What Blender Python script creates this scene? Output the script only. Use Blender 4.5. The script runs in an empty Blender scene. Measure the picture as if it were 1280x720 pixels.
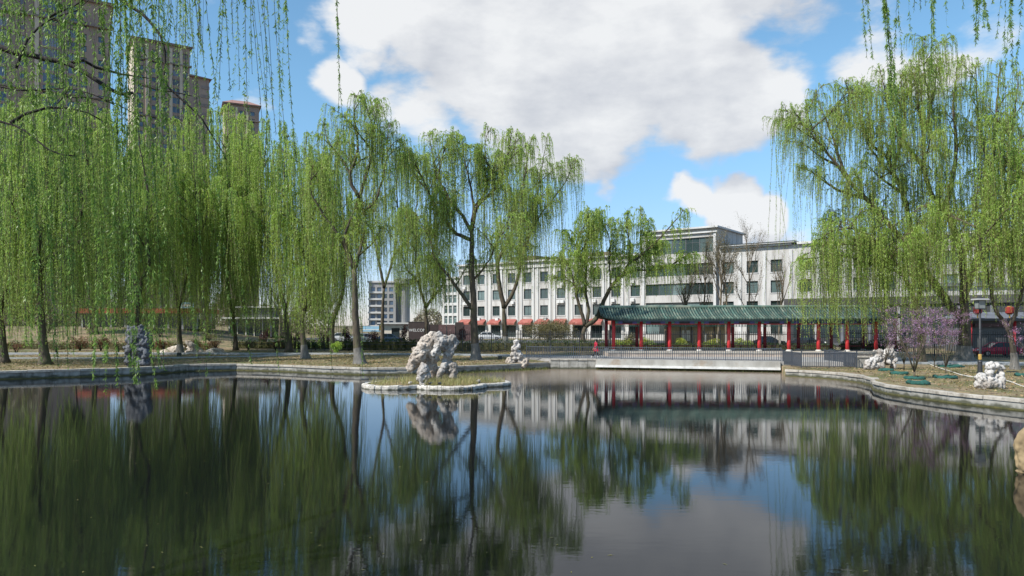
import bpy, math, random
import numpy as np
from mathutils import Vector, Matrix, noise as mnoise

random.seed(7)
rng = np.random.default_rng(11)
SC = bpy.context.scene
COL = SC.collection
R = math.radians

# ------------------------------------------------------------------ camera
CAMZ, HOR, F = 4.0, 407.0, 924.0          # eye height, horizon row, focal length in photo pixels
cam_d = bpy.data.cameras.new("camera")
cam = bpy.data.objects.new("camera", cam_d)
COL.objects.link(cam)
cam.location = (0, 0, CAMZ)
cam.rotation_euler = (R(90), 0, 0)
cam_d.sensor_width = 36.0
cam_d.lens = 36.0 * F / 1280.0
cam_d.shift_y = (HOR - 360.0) / 1280.0
cam_d.clip_start = 0.1
cam_d.clip_end = 20000
SC.camera = cam

# ------------------------------------------------------------------ light
SUN_V = Vector((-0.80, -0.52, 0.98)).normalized()
sun_d = bpy.data.lights.new("sun", 'SUN')
sun_d.energy = 4.6
sun_d.angle = R(0.6)
sun_d.color = (1.0, 0.95, 0.87)
sun = bpy.data.objects.new("sun", sun_d)
COL.objects.link(sun)
sun.rotation_euler = SUN_V.to_track_quat('Z', 'Y').to_euler()
sun.location = SUN_V * 300

SC.view_settings.view_transform = 'Standard'
SC.view_settings.look = 'None'
SC.view_settings.gamma = 1.0
SC.view_settings.exposure = 0.45
SC.render.engine = 'CYCLES'
SC.cycles.use_denoising = True
SC.cycles.max_bounces = 8
SC.cycles.transparent_max_bounces = 8

# ------------------------------------------------------------------ world: sky and clouds
W = bpy.data.worlds.new("World")
SC.world = W
W.use_nodes = True
nt = W.node_tree
for n in list(nt.nodes):
    nt.nodes.remove(n)


def N(tree, kind, **kw):
    n = tree.nodes.new(kind)
    for k, v in kw.items():
        setattr(n, k, v)
    return n


def math_n(tree, op, a, b=None, c=None, clamp=False):
    n = tree.nodes.new('ShaderNodeMath')
    n.operation = op
    n.use_clamp = clamp
    for i, v in enumerate((a, b, c)):
        if v is None:
            continue
        if isinstance(v, (int, float)):
            n.inputs[i].default_value = v
        else:
            tree.links.new(v, n.inputs[i])
    return n.outputs[0]


def pxdir(px, py):
    return Vector(((px - 640) / F, 1.0, (HOR - py) / F)).normalized()


CLOUDS = [  # centre px, py, radius px, weight
    (470, 10, 85, .8), (560, 20, 120, .9), (665, 30, 140, 1.0), (770, 60, 140, 1.0), (870, 55, 115, .9),
    (640, 110, 110, .8), (740, 130, 105, .9), (850, 125, 80, .9), (930, 112, 74, .9), (978, 135, 48, .75),
    (905, 152, 52, .7), (425, 98, 45, .7), (520, 120, 65, .6), (810, 150, 55, .6), (640, -140, 220, 1.0), (900, -120, 190, .9),
    (862, 238, 34, 1.0), (905, 243, 46, 1.15), (948, 252, 40, 1.1), (768, 230, 26, .5),
    (1090, 78, 55, .5), (1165, 72, 55, .55), (1230, 15, 55, .42), (1010, 290, 60, .35), (1075, 30, 40, .3),
    (390, 60, 35, .45), (330, 140, 40, .25)]

grp = bpy.data.node_groups.new("cloud_density", 'ShaderNodeTree')
grp.interface.new_socket("vec", in_out='INPUT', socket_type='NodeSocketVector')
grp.interface.new_socket("dens", in_out='OUTPUT', socket_type='NodeSocketFloat')
gi = N(grp, 'NodeGroupInput')
go = N(grp, 'NodeGroupOutput')
# warp the lookup so that the blobs never read as discs
nw = N(grp, 'ShaderNodeTexNoise')
nw.inputs['Scale'].default_value = 5.5
nw.inputs['Detail'].default_value = 5
grp.links.new(gi.outputs[0], nw.inputs['Vector'])
wsub = N(grp, 'ShaderNodeVectorMath', operation='SUBTRACT')
grp.links.new(nw.outputs['Color'], wsub.inputs[0])
wsub.inputs[1].default_value = (.5, .5, .5)
wsc = N(grp, 'ShaderNodeVectorMath', operation='SCALE')
grp.links.new(wsub.outputs[0], wsc.inputs[0])
wsc.inputs['Scale'].default_value = 0.16
wad = N(grp, 'ShaderNodeVectorMath', operation='ADD')
grp.links.new(wsc.outputs[0], wad.inputs[0])
grp.links.new(gi.outputs[0], wad.inputs[1])
acc = None
for (px, py, r, w) in CLOUDS:
    d = N(grp, 'ShaderNodeVectorMath', operation='DISTANCE')
    grp.links.new(wad.outputs[0], d.inputs[0])
    d.inputs[1].default_value = pxdir(px, py)
    mr = N(grp, 'ShaderNodeMapRange', interpolation_type='SMOOTHSTEP')
    grp.links.new(d.outputs['Value'], mr.inputs['Value'])
    mr.inputs['From Min'].default_value = r / F * 0.35
    mr.inputs['From Max'].default_value = r / F * 1.15
    mr.inputs['To Min'].default_value = w
    mr.inputs['To Max'].default_value = 0
    acc = mr.outputs[0] if acc is None else math_n(grp, 'MAXIMUM', acc, mr.outputs[0])
# the rest of the sky: scattered fair-weather cloud, kept away from the part with the clouds above
mp = N(grp, 'ShaderNodeMapping')
mp.inputs['Scale'].default_value = (1, 1, 2.2)
grp.links.new(gi.outputs[0], mp.inputs['Vector'])
big = N(grp, 'ShaderNodeTexNoise')
big.inputs['Scale'].default_value = 2.6
big.inputs['Detail'].default_value = 3
grp.links.new(mp.outputs[0], big.inputs['Vector'])
gen = N(grp, 'ShaderNodeMapRange', interpolation_type='SMOOTHSTEP')
grp.links.new(big.outputs['Fac'], gen.inputs['Value'])
gen.inputs['From Min'].default_value = .5
gen.inputs['From Max'].default_value = .72
front = N(grp, 'ShaderNodeVectorMath', operation='DISTANCE')
grp.links.new(gi.outputs[0], front.inputs[0])
front.inputs[1].default_value = pxdir(640, 120)
fm = N(grp, 'ShaderNodeMapRange', interpolation_type='SMOOTHSTEP')
grp.links.new(front.outputs['Value'], fm.inputs['Value'])
fm.inputs['From Min'].default_value = .75
fm.inputs['From Max'].default_value = 1.05
gm = math_n(grp, 'MULTIPLY', gen.outputs[0], fm.outputs[0])
acc = math_n(grp, 'MAXIMUM', acc, gm)
fine = N(grp, 'ShaderNodeTexNoise')
fine.inputs['Scale'].default_value = 9.0
fine.inputs['Detail'].default_value = 9
fine.inputs['Roughness'].default_value = .58
grp.links.new(mp.outputs[0], fine.inputs['Vector'])
f2 = math_n(grp, 'MULTIPLY_ADD', fine.outputs['Fac'], 1.55, -.80)
grp.links.new(math_n(grp, 'ADD', acc, f2), go.inputs[0])

tc = N(nt, 'ShaderNodeTexCoord')
nrm = N(nt, 'ShaderNodeVectorMath', operation='NORMALIZE')
nt.links.new(tc.outputs['Generated'], nrm.inputs[0])
sky = N(nt, 'ShaderNodeTexSky', sky_type='NISHITA', sun_disc=False)
sky.sun_elevation = math.asin(SUN_V.z)
sky.sun_rotation = math.atan2(SUN_V.x, SUN_V.y)
sky.air_density = 1.0
sky.dust_density = 0.3
sky.ozone_density = 3.2
tint = N(nt, 'ShaderNodeMix', data_type='RGBA', blend_type='MULTIPLY')
tint.inputs[0].default_value = 1.0
nt.links.new(sky.outputs[0], tint.inputs[6])
elev = N(nt, 'ShaderNodeSeparateXYZ')
nt.links.new(nrm.outputs[0], elev.inputs[0])
emr = N(nt, 'ShaderNodeMapRange', interpolation_type='SMOOTHSTEP')
nt.links.new(elev.outputs[2], emr.inputs['Value'])
emr.inputs['From Min'].default_value = 0.0
emr.inputs['From Max'].default_value = 0.32
tcol = N(nt, 'ShaderNodeMix', data_type='RGBA')
nt.links.new(emr.outputs[0], tcol.inputs[0])
tcol.inputs[6].default_value = (.98, .98, 1.22, 1)
tcol.inputs[7].default_value = (1.16, 1.44, 1.38, 1)
nt.links.new(tcol.outputs[2], tint.inputs[7])
g1 = N(nt, 'ShaderNodeGroup', node_tree=grp)
nt.links.new(nrm.outputs[0], g1.inputs[0])
off = N(nt, 'ShaderNodeVectorMath', operation='ADD')
nt.links.new(nrm.outputs[0], off.inputs[0])
off.inputs[1].default_value = (-.035, 0, .06)
g2 = N(nt, 'ShaderNodeGroup', node_tree=grp)
nt.links.new(off.outputs[0], g2.inputs[0])
alpha = N(nt, 'ShaderNodeMapRange', interpolation_type='SMOOTHSTEP')
nt.links.new(g1.outputs[0], alpha.inputs['Value'])
alpha.inputs['From Min'].default_value = .14
alpha.inputs['From Max'].default_value = .62
alpha.inputs['To Max'].default_value = .96
lit = math_n(nt, 'MULTIPLY_ADD', math_n(nt, 'SUBTRACT', g1.outputs[0], g2.outputs[0]), .75, .62, clamp=True)
thick = N(nt, 'ShaderNodeMapRange')
nt.links.new(g2.outputs[0], thick.inputs['Value'])
thick.inputs['From Min'].default_value = .3
thick.inputs['From Max'].default_value = 1.5
thick.inputs['To Min'].default_value = 0.12
thick.inputs['To Max'].default_value = -.18
lit2 = math_n(nt, 'ADD', lit, thick.outputs[0], clamp=True)
ramp = N(nt, 'ShaderNodeValToRGB')
ramp.color_ramp.elements[0].color = (.56, .585, .64, 1)
ramp.color_ramp.elements[0].position = .05
ramp.color_ramp.elements[1].color = (.86, .87, .88, 1)
ramp.color_ramp.elements[1].position = .85
nt.links.new(lit2, ramp.inputs[0])
csc = N(nt, 'ShaderNodeMix', data_type='RGBA', blend_type='MULTIPLY')
csc.inputs[0].default_value = 1
nt.links.new(ramp.outputs[0], csc.inputs[6])
csc.inputs[7].default_value = (7.6, 7.6, 7.6, 1)
mixc = N(nt, 'ShaderNodeMix', data_type='RGBA')
nt.links.new(alpha.outputs[0], mixc.inputs[0])
nt.links.new(tint.outputs[2], mixc.inputs[6])
nt.links.new(csc.outputs[2], mixc.inputs[7])
bg = N(nt, 'ShaderNodeBackground')
bg.inputs['Strength'].default_value = 0.10
nt.links.new(mixc.outputs[2], bg.inputs['Color'])
wo = N(nt, 'ShaderNodeOutputWorld')
nt.links.new(bg.outputs[0], wo.inputs['Surface'])

# ------------------------------------------------------------------ materials
MATS = {}


def mat(name, col, rough=.7, col2=None, scale=3.0, detail=6, bump=0.0, bscale=None, stretch=(1, 1, 1), metal=0.0,
        spec=.5, rnd=0.0, lo=.35, hi=.65, dirt=None, dscale=.6, dstretch=(1, 1, 1), dlo=.5, dhi=.75, tide=None):
    if name in MATS:
        return MATS[name]
    m = bpy.data.materials.new(name)
    m.use_nodes = True
    t = m.node_tree
    b = t.nodes['Principled BSDF']
    b.inputs['Roughness'].default_value = rough
    b.inputs['Metallic'].default_value = metal
    b.inputs['Specular IOR Level'].default_value = spec
    out = None
    tcn = N(t, 'ShaderNodeNewGeometry')
    mpn = N(t, 'ShaderNodeMapping')
    mpn.inputs['Scale'].default_value = stretch
    t.links.new(tcn.outputs['Position'], mpn.inputs['Vector'])
    nz = N(t, 'ShaderNodeTexNoise')
    nz.inputs['Scale'].default_value = scale
    nz.inputs['Detail'].default_value = detail
    nz.inputs['Roughness'].default_value = .62
    t.links.new(mpn.outputs[0], nz.inputs['Vector'])
    if col2 is None:
        col2 = tuple(c * .78 for c in col)
    mr = N(t, 'ShaderNodeMapRange')
    mr.inputs['From Min'].default_value = lo
    mr.inputs['From Max'].default_value = hi
    t.links.new(nz.outputs['Fac'], mr.inputs['Value'])
    mx = N(t, 'ShaderNodeMix', data_type='RGBA')
    t.links.new(mr.outputs[0], mx.inputs[0])
    mx.inputs[6].default_value = (*col, 1)
    mx.inputs[7].default_value = (*col2, 1)
    out = mx.outputs[2]
    if dirt is not None:
        mp2 = N(t, 'ShaderNodeMapping')
        mp2.inputs['Scale'].default_value = dstretch
        mp2.inputs['Location'].default_value = (3.1, 7.7, 1.3)
        t.links.new(tcn.outputs['Position'], mp2.inputs['Vector'])
        n2 = N(t, 'ShaderNodeTexNoise')
        n2.inputs['Scale'].default_value = dscale
        n2.inputs['Detail'].default_value = 7
        n2.inputs['Roughness'].default_value = .65
        t.links.new(mp2.outputs[0], n2.inputs['Vector'])
        mr2 = N(t, 'ShaderNodeMapRange')
        mr2.inputs['From Min'].default_value = dlo
        mr2.inputs['From Max'].default_value = dhi
        t.links.new(n2.outputs['Fac'], mr2.inputs['Value'])
        mx2 = N(t, 'ShaderNodeMix', data_type='RGBA')
        t.links.new(mr2.outputs[0], mx2.inputs[0])
        t.links.new(out, mx2.inputs[6])
        mx2.inputs[7].default_value = (*dirt, 1)
        out = mx2.outputs[2]
    if tide is not None:      # algae and damp left by the changing water level
        sp_ = N(t, 'ShaderNodeSeparateXYZ')
        t.links.new(tcn.outputs['Position'], sp_.inputs[0])
        n3 = N(t, 'ShaderNodeTexNoise')
        n3.inputs['Scale'].default_value = 2.2
        n3.inputs['Detail'].default_value = 6
        t.links.new(tcn.outputs['Position'], n3.inputs['Vector'])
        hz_ = math_n(t, 'MULTIPLY_ADD', n3.outputs['Fac'], -.45, math_n(t, 'ADD', sp_.outputs[2], .22))
        mr3 = N(t, 'ShaderNodeMapRange', interpolation_type='SMOOTHSTEP')
        t.links.new(hz_, mr3.inputs['Value'])
        mr3.inputs['From Min'].default_value = tide[0]
        mr3.inputs['From Max'].default_value = tide[1]
        mr3.inputs['To Min'].default_value = .92
        mr3.inputs['To Max'].default_value = 0
        mx3 = N(t, 'ShaderNodeMix', data_type='RGBA')
        t.links.new(mr3.outputs[0], mx3.inputs[0])
        t.links.new(out, mx3.inputs[6])
        mx3.inputs[7].default_value = (.055, .058, .035, 1)
        out = mx3.outputs[2]
    if rnd > 0:
        oi = N(t, 'ShaderNodeObjectInfo')
        hs = N(t, 'ShaderNodeHueSaturation')
        v = math_n(t, 'MULTIPLY_ADD', oi.outputs['Random'], 2 * rnd, 1 - rnd)
        t.links.new(v, hs.inputs['Value'])
        t.links.new(out, hs.inputs['Color'])
        out = hs.outputs[0]
    t.links.new(out, b.inputs['Base Color'])
    if bump > 0:
        nb = N(t, 'ShaderNodeTexNoise')
        nb.inputs['Scale'].default_value = bscale or scale * 3
        nb.inputs['Detail'].default_value = 6
        t.links.new(mpn.outputs[0], nb.inputs['Vector'])
        bn = N(t, 'ShaderNodeBump')
        bn.inputs['Strength'].default_value = bump
        bn.inputs['Distance'].default_value = .05
        t.links.new(nb.outputs['Fac'], bn.inputs['Height'])
        t.links.new(bn.outputs[0], b.inputs['Normal'])
    MATS[name] = m
    return m


def leaf_mat(name, c_young, c_old, trans=.45, sat=1.0):
    if name in MATS:
        return MATS[name]
    m = bpy.data.materials.new(name)
    m.use_nodes = True
    t = m.node_tree
    for n in list(t.nodes):
        t.nodes.remove(n)
    at = N(t, 'ShaderNodeAttribute', attribute_name='tint')
    mx = N(t, 'ShaderNodeMix', data_type='RGBA')
    t.links.new(at.outputs['Fac'], mx.inputs[0])
    mx.inputs[6].default_value = (*c_old, 1)
    mx.inputs[7].default_value = (*c_young, 1)
    d = N(t, 'ShaderNodeBsdfDiffuse')
    tr = N(t, 'ShaderNodeBsdfTranslucent')
    t.links.new(mx.outputs[2], d.inputs[0])
    t.links.new(mx.outputs[2], tr.inputs[0])
    ms = N(t, 'ShaderNodeMixShader')
    ms.inputs[0].default_value = trans
    t.links.new(d.outputs[0], ms.inputs[1])
    t.links.new(tr.outputs[0], ms.inputs[2])
    gl = N(t, 'ShaderNodeBsdfGlossy')
    gl.inputs['Roughness'].default_value = .45
    gl.inputs['Color'].default_value = (1, 1, 1, 1)
    m2 = N(t, 'ShaderNodeMixShader')
    m2.inputs[0].default_value = .025
    t.links.new(ms.outputs[0], m2.inputs[1])
    t.links.new(gl.outputs[0], m2.inputs[2])
    o = N(t, 'ShaderNodeOutputMaterial')
    t.links.new(m2.outputs[0], o.inputs[0])
    MATS[name] = m
    return m


M = {}
M['bark'] = mat('bark', (.115, .092, .064), .9, (.05, .04, .03), 6, bump=.6, stretch=(1, 1, .25), dirt=(.075, .085, .03), dscale=.8, dlo=.5, dhi=.7)
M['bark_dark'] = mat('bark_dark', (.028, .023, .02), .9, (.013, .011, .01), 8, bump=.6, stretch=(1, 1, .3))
M['whitewash'] = mat('whitewash', (.42, .41, .38), .9, (.22, .21, .19), 5, bump=.4, stretch=(1, 1, .3))
M['whitewash_worn'] = mat('whitewash_worn', (.19, .18, .165), .9, (.10, .095, .085), 5, bump=.4, stretch=(1, 1, .3))
M['twig'] = mat('twig', (.12, .105, .035), .8, (.07, .055, .025), 2)
M['bare_twig'] = mat('bare_twig', (.17, .135, .095), .85, (.10, .085, .06), 2)
M['leaf'] = leaf_mat('willow_leaf', (.49, .63, .13), (.28, .44, .085), .55)
M['leaf_deep'] = leaf_mat('willow_leaf_deep', (.47, .62, .14), (.28, .44, .095), .6)
M['leaf_near'] = leaf_mat('willow_leaf_near', (.31, .46, .09), (.13, .25, .045), .55)  # darker willow leaf: backlit foreground shade put into the colour
M['hedge'] = leaf_mat('hedge_leaf', (.07, .12, .025), (.025, .05, .012), .25)
M['hedge_bright'] = leaf_mat('hedge_bright_leaf', (.46, .50, .06), (.18, .27, .05), .4)
M['purple'] = leaf_mat('purple_leaf', (.16, .07, .07), (.06, .025, .03), .3)
M['redshrub'] = leaf_mat('red_shrub_leaf', (.22, .085, .05), (.08, .085, .03), .3)
M['olive'] = leaf_mat('olive_leaf', (.19, .17, .085), (.09, .085, .035), .3)
M['evergreen'] = leaf_mat('evergreen_leaf', (.05, .075, .045), (.018, .03, .018), .15)
M['blossom'] = leaf_mat('blossom_petal', (.52, .33, .50), (.24, .11, .23), .4)
M['haze_tree'] = leaf_mat('far_tree_leaf', (.22, .19, .13), (.13, .12, .075), .25)
M['grass'] = leaf_mat('grass_blade', (.30, .26, .10), (.13, .17, .045), .35)
M['reed'] = leaf_mat('reed_blade', (.30, .34, .11), (.46, .36, .19), .35)
M['net'] = mat('net', (.018, .11, .09), .9, (.012, .05, .04), 9)
M['ground'] = mat('ground', (.255, .19, .11), .95, (.10, .115, .04), .5, 10, bump=.6, bscale=14, lo=.44, hi=.60,
                  dirt=(.10, .07, .04), dscale=3.0, dlo=.47, dhi=.62)
M['path'] = mat('path', (.34, .36, .37), .9, (.25, .265, .275), 1.2, bump=.15)
M['asphalt'] = mat('asphalt', (.075, .077, .08), .9, (.05, .05, .052), 1.0, bump=.2)
M['coping'] = mat('coping', (.44, .41, .36), .85, (.30, .275, .235), 2.2, bump=.35, bscale=9, rnd=.10, dirt=(.15, .13, .10), dscale=1.9, dlo=.52, dhi=.72)
M['wallstone'] = mat('wallstone', (.36, .35, .32), .9, (.22, .215, .195), 1.6, bump=.4, bscale=9, rnd=.13, stretch=(1, 1, .5), dirt=(.11, .105, .085), dscale=1.8, dlo=.5, dhi=.7, dstretch=(1, 1, .3), tide=(.08, .26))
M['kerb'] = mat('kerb', (.62, .59, .53), .9, (.44, .41, .36), 2.5, bump=.6, bscale=8, dirt=(.2, .17, .13), dscale=3.2, dlo=.54, dhi=.66, tide=(.0, .12))
M['concrete'] = mat('concrete', (.40, .39, .36), .85, (.27, .26, .235), 1.1, bump=.2, dirt=(.24, .17, .11), dscale=.7, dlo=.5, dhi=.72, stretch=(1, 1, .6))
M['whitelip'] = mat('whitelip', (.72, .72, .70), .7, (.5, .5, .48), 1.5)
M['paving'] = mat('paving', (.33, .32, .31), .85, (.25, .24, .23), 1.5)
M['plinth'] = mat('plinth', (.50, .42, .35), .85, (.38, .31, .26), 1.3, bump=.1, dirt=(.23, .18, .14), dscale=1.5, dlo=.58, dhi=.8)
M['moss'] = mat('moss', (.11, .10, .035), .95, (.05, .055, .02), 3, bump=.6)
M['iron'] = mat('iron', (.022, .025, .030), .55, (.034, .036, .04), 3)
M['rail'] = mat('rail', (.055, .065, .085), .5, (.06, .07, .085), 3)
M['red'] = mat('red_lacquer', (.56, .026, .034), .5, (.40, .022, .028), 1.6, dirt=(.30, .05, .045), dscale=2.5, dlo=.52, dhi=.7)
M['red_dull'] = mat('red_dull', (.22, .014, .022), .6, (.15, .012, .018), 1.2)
M['tile'] = mat('tile_green', (.095, .155, .125), .45, (.045, .09, .075), 1.3, rnd=.38, dirt=(.19, .20, .155), dscale=1.4, dlo=.45, dhi=.7)
M['tile_dark'] = mat('tile_bed', (.018, .05, .045), .6, (.012, .03, .03), 2)
M['beam_blue'] = mat('beam_blue', (.09, .12, .36), .6, (.06, .08, .24), 3)
M['beam_green'] = mat('beam_green', (.08, .25, .20), .6, (.05, .15, .14), 3)
M['beam_dark'] = mat('beam_dark', (.03, .045, .07), .6, (.02, .03, .045), 3)
M['stonebase'] = mat('stonebase', (.6, .59, .56), .8, (.45, .44, .42), 4)
M['facade'] = mat('facade', (.50, .49, .475), .85, (.41, .40, .385), .45, bump=.1, stretch=(1, 1, .35), dirt=(.30, .285, .265), dscale=.9, dstretch=(1.4, 1.4, .14), dlo=.48, dhi=.68)
M['facade_white'] = mat('facade_white', (.57, .57, .56), .8, (.46, .46, .455), .6, stretch=(1, 1, .3), dirt=(.42, .40, .37), dscale=1.0, dstretch=(1.5, 1.5, .12), dlo=.54, dhi=.76)
M['roof_grey'] = mat('roof_grey', (.14, .15, .17), .7, (.10, .105, .12), 1)
M['annex'] = mat('annex_dark', (.07, .068, .068), .85, (.045, .044, .044), 1.5)
M['roof_brown'] = mat('roof_brown', (.15, .115, .075), .8, (.10, .08, .05), 1.2)
M['glass'] = mat('window_glass', (.035, .055, .055), .06, (.03, .05, .05), .4, spec=.6, rnd=.5)
M['glass_pale'] = mat('window_curtain_glass', (.12, .17, .17), .12, (.07, .10, .10), .4, spec=.6, rnd=.35)
M['frame_grey'] = mat('frame_grey', (.10, .11, .115), .5, (.08, .085, .09), 2)
M['frame_white'] = mat('frame_white', (.62, .62, .61), .6, (.52, .52, .51), 2)
M['kiosk_red'] = mat('kiosk_red', (.36, .085, .05), .8, (.27, .06, .04), 1.2)
M['awning'] = mat('awning', (.30, .085, .068), .85, (.24, .068, .055), 2, dirt=(.40, .17, .13), dscale=.8)
M['tower'] = mat('tower_render', (.34, .26, .215), .85, (.28, .215, .18), .2, dirt=(.22, .175, .155), dscale=.15, dstretch=(1, 1, .3))
M['tower_pale'] = mat('tower_pale', (.52, .45, .36), .85, (.45, .385, .31), .2)
M['tower_trim'] = mat('tower_trim', (.27, .22, .20), .8, (.16, .135, .125), .3)
M['tower_roof'] = mat('tower_roof', (.30, .17, .14), .8, (.24, .135, .11), .4)
M['tower_glass'] = mat('tower_glass', (.10, .17, .27), .08, (.04, .07, .11), .1, spec=.7, rnd=.5)
M['pale_conc'] = mat('pale_concrete', (.32, .32, .32), .85, (.26, .26, .26), .2)
M['cream'] = mat('cream_wall', (.68, .63, .54), .85, (.58, .53, .45), 1)
M['ochre'] = mat('ochre_wall', (.33, .245, .13), .85, (.25, .18, .10), 1, dstretch=(2, 2, .2), dirt=(.16, .12, .07))
M['board'] = mat('board_brown', (.055, .038, .036), .7, (.04, .028, .027), 2)
M['board_red'] = mat('board_red', (.13, .075, .075), .7, (.09, .05, .05), 2, dirt=(.34, .26, .24), dscale=3, dlo=.58, dhi=.7)
M['sign_white'] = mat('sign_white', (.75, .75, .73), .7, (.62, .62, .6), 3)
M['banner'] = mat('banner_blue', (.26, .42, .55), .7, (.30, .55, .72), 1.5)
M['dark_glass'] = mat('dark_shopfront', (.02, .03, .033), .1, (.03, .045, .05), .6)
M['rock'] = None
M['carwhite'] = mat('carpaint_white', (.72, .73, .74), .25, (.66, .67, .68), 1)
M['carblack'] = mat('carpaint_black', (.015, .016, .02), .2, (.02, .021, .025), 1)
M['carblue'] = mat('carpaint_blue', (.10, .14, .22), .25, (.08, .12, .19), 1)
M['carsilver'] = mat('carpaint_silver', (.45, .46, .48), .25, (.40, .41, .43), 1)
M['carred'] = mat('carpaint_red', (.42, .03, .07), .25, (.36, .025, .06), 1)
M['tyre'] = mat('tyre', (.02, .02, .02), .85)
M['rim'] = mat('rim', (.45, .45, .46), .35, metal=.6)
M['headlight'] = mat('headlight', (.75, .76, .78), .15)
M['taillight'] = mat('taillight', (.5, .02, .02), .2)
M['skin'] = mat('skin', (.55, .36, .27), .6, (.50, .32, .24), 5)
M['hair'] = mat('hair', (.015, .012, .012), .5)
M['coat'] = mat('coat', (.55, .018, .05), .8, (.42, .014, .04), 6)
M['legging'] = mat('legging', (.012, .012, .015), .8)
M['shoe'] = mat('shoe', (.7, .7, .68), .6)
M['rope'] = mat('rope', (.62, .60, .55), .9)
M['lampglass'] = mat('lampglass', (.22, .24, .24), .25)
M['black'] = mat('blackplastic', (.012, .013, .014), .5)
M['greenbox'] = mat('greenbox', (.02, .07, .05), .5)
M['gold'] = mat('gold_paint', (.52, .33, .08), .5)
M['lantern_red'] = mat('lantern_red', (.30, .03, .02), .7, (.20, .02, .015), 2)


def rock_mat(name, a, b, dark):
    m = bpy.data.materials.new(name)
    m.use_nodes = True
    t = m.node_tree
    bs = t.nodes['Principled BSDF']
    bs.inputs['Roughness'].default_value = .9
    g = N(t, 'ShaderNodeNewGeometry')
    n1 = N(t, 'ShaderNodeTexNoise')
    n1.inputs['Scale'].default_value = .9
    n1.inputs['Detail'].default_value = 8
    t.links.new(g.outputs['Position'], n1.inputs['Vector'])
    r1 = N(t, 'ShaderNodeMapRange')
    r1.inputs['From Min'].default_value = .42
    r1.inputs['From Max'].default_value = .6
    t.links.new(n1.outputs['Fac'], r1.inputs['Value'])
    mx = N(t, 'ShaderNodeMix', data_type='RGBA')
    t.links.new(r1.outputs[0], mx.inputs[0])
    mx.inputs[6].default_value = (*a, 1)
    mx.inputs[7].default_value = (*b, 1)
    v = N(t, 'ShaderNodeTexNoise')
    v.inputs['Scale'].default_value = 7
    v.inputs['Detail'].default_value = 6
    v.inputs['Roughness'].default_value = .7
    t.links.new(g.outputs['Position'], v.inputs['Vector'])
    r2 = N(t, 'ShaderNodeMapRange')
    r2.inputs['From Min'].default_value = .53
    r2.inputs['From Max'].default_value = .64
    t.links.new(v.outputs['Fac'], r2.inputs['Value'])
    mx2 = N(t, 'ShaderNodeMix', data_type='RGBA')
    t.links.new(r2.outputs[0], mx2.inputs[0])
    t.links.new(mx.outputs[2], mx2.inputs[6])
    mx2.inputs[7].default_value = (*dark, 1)
    t.links.new(mx2.outputs[2], bs.inputs['Base Color'])
    bn = N(t, 'ShaderNodeBump')
    bn.inputs['Strength'].default_value = .7
    bn.inputs['Distance'].default_value = .08
    t.links.new(v.outputs['Fac'], bn.inputs['Height'])
    t.links.new(bn.outputs[0], bs.inputs['Normal'])
    MATS[name] = m
    return m


M['rock'] = rock_mat('rock_white', (.51, .49, .465), (.29, .26, .23), (.10, .085, .07))
M['rock_tan'] = rock_mat('rock_tan', (.53, .48, .42), (.35, .295, .245), (.12, .09, .07))
M['rock_grey'] = rock_mat('rock_grey', (.13, .14, .155), (.07, .075, .085), (.03, .03, .032))


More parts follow.
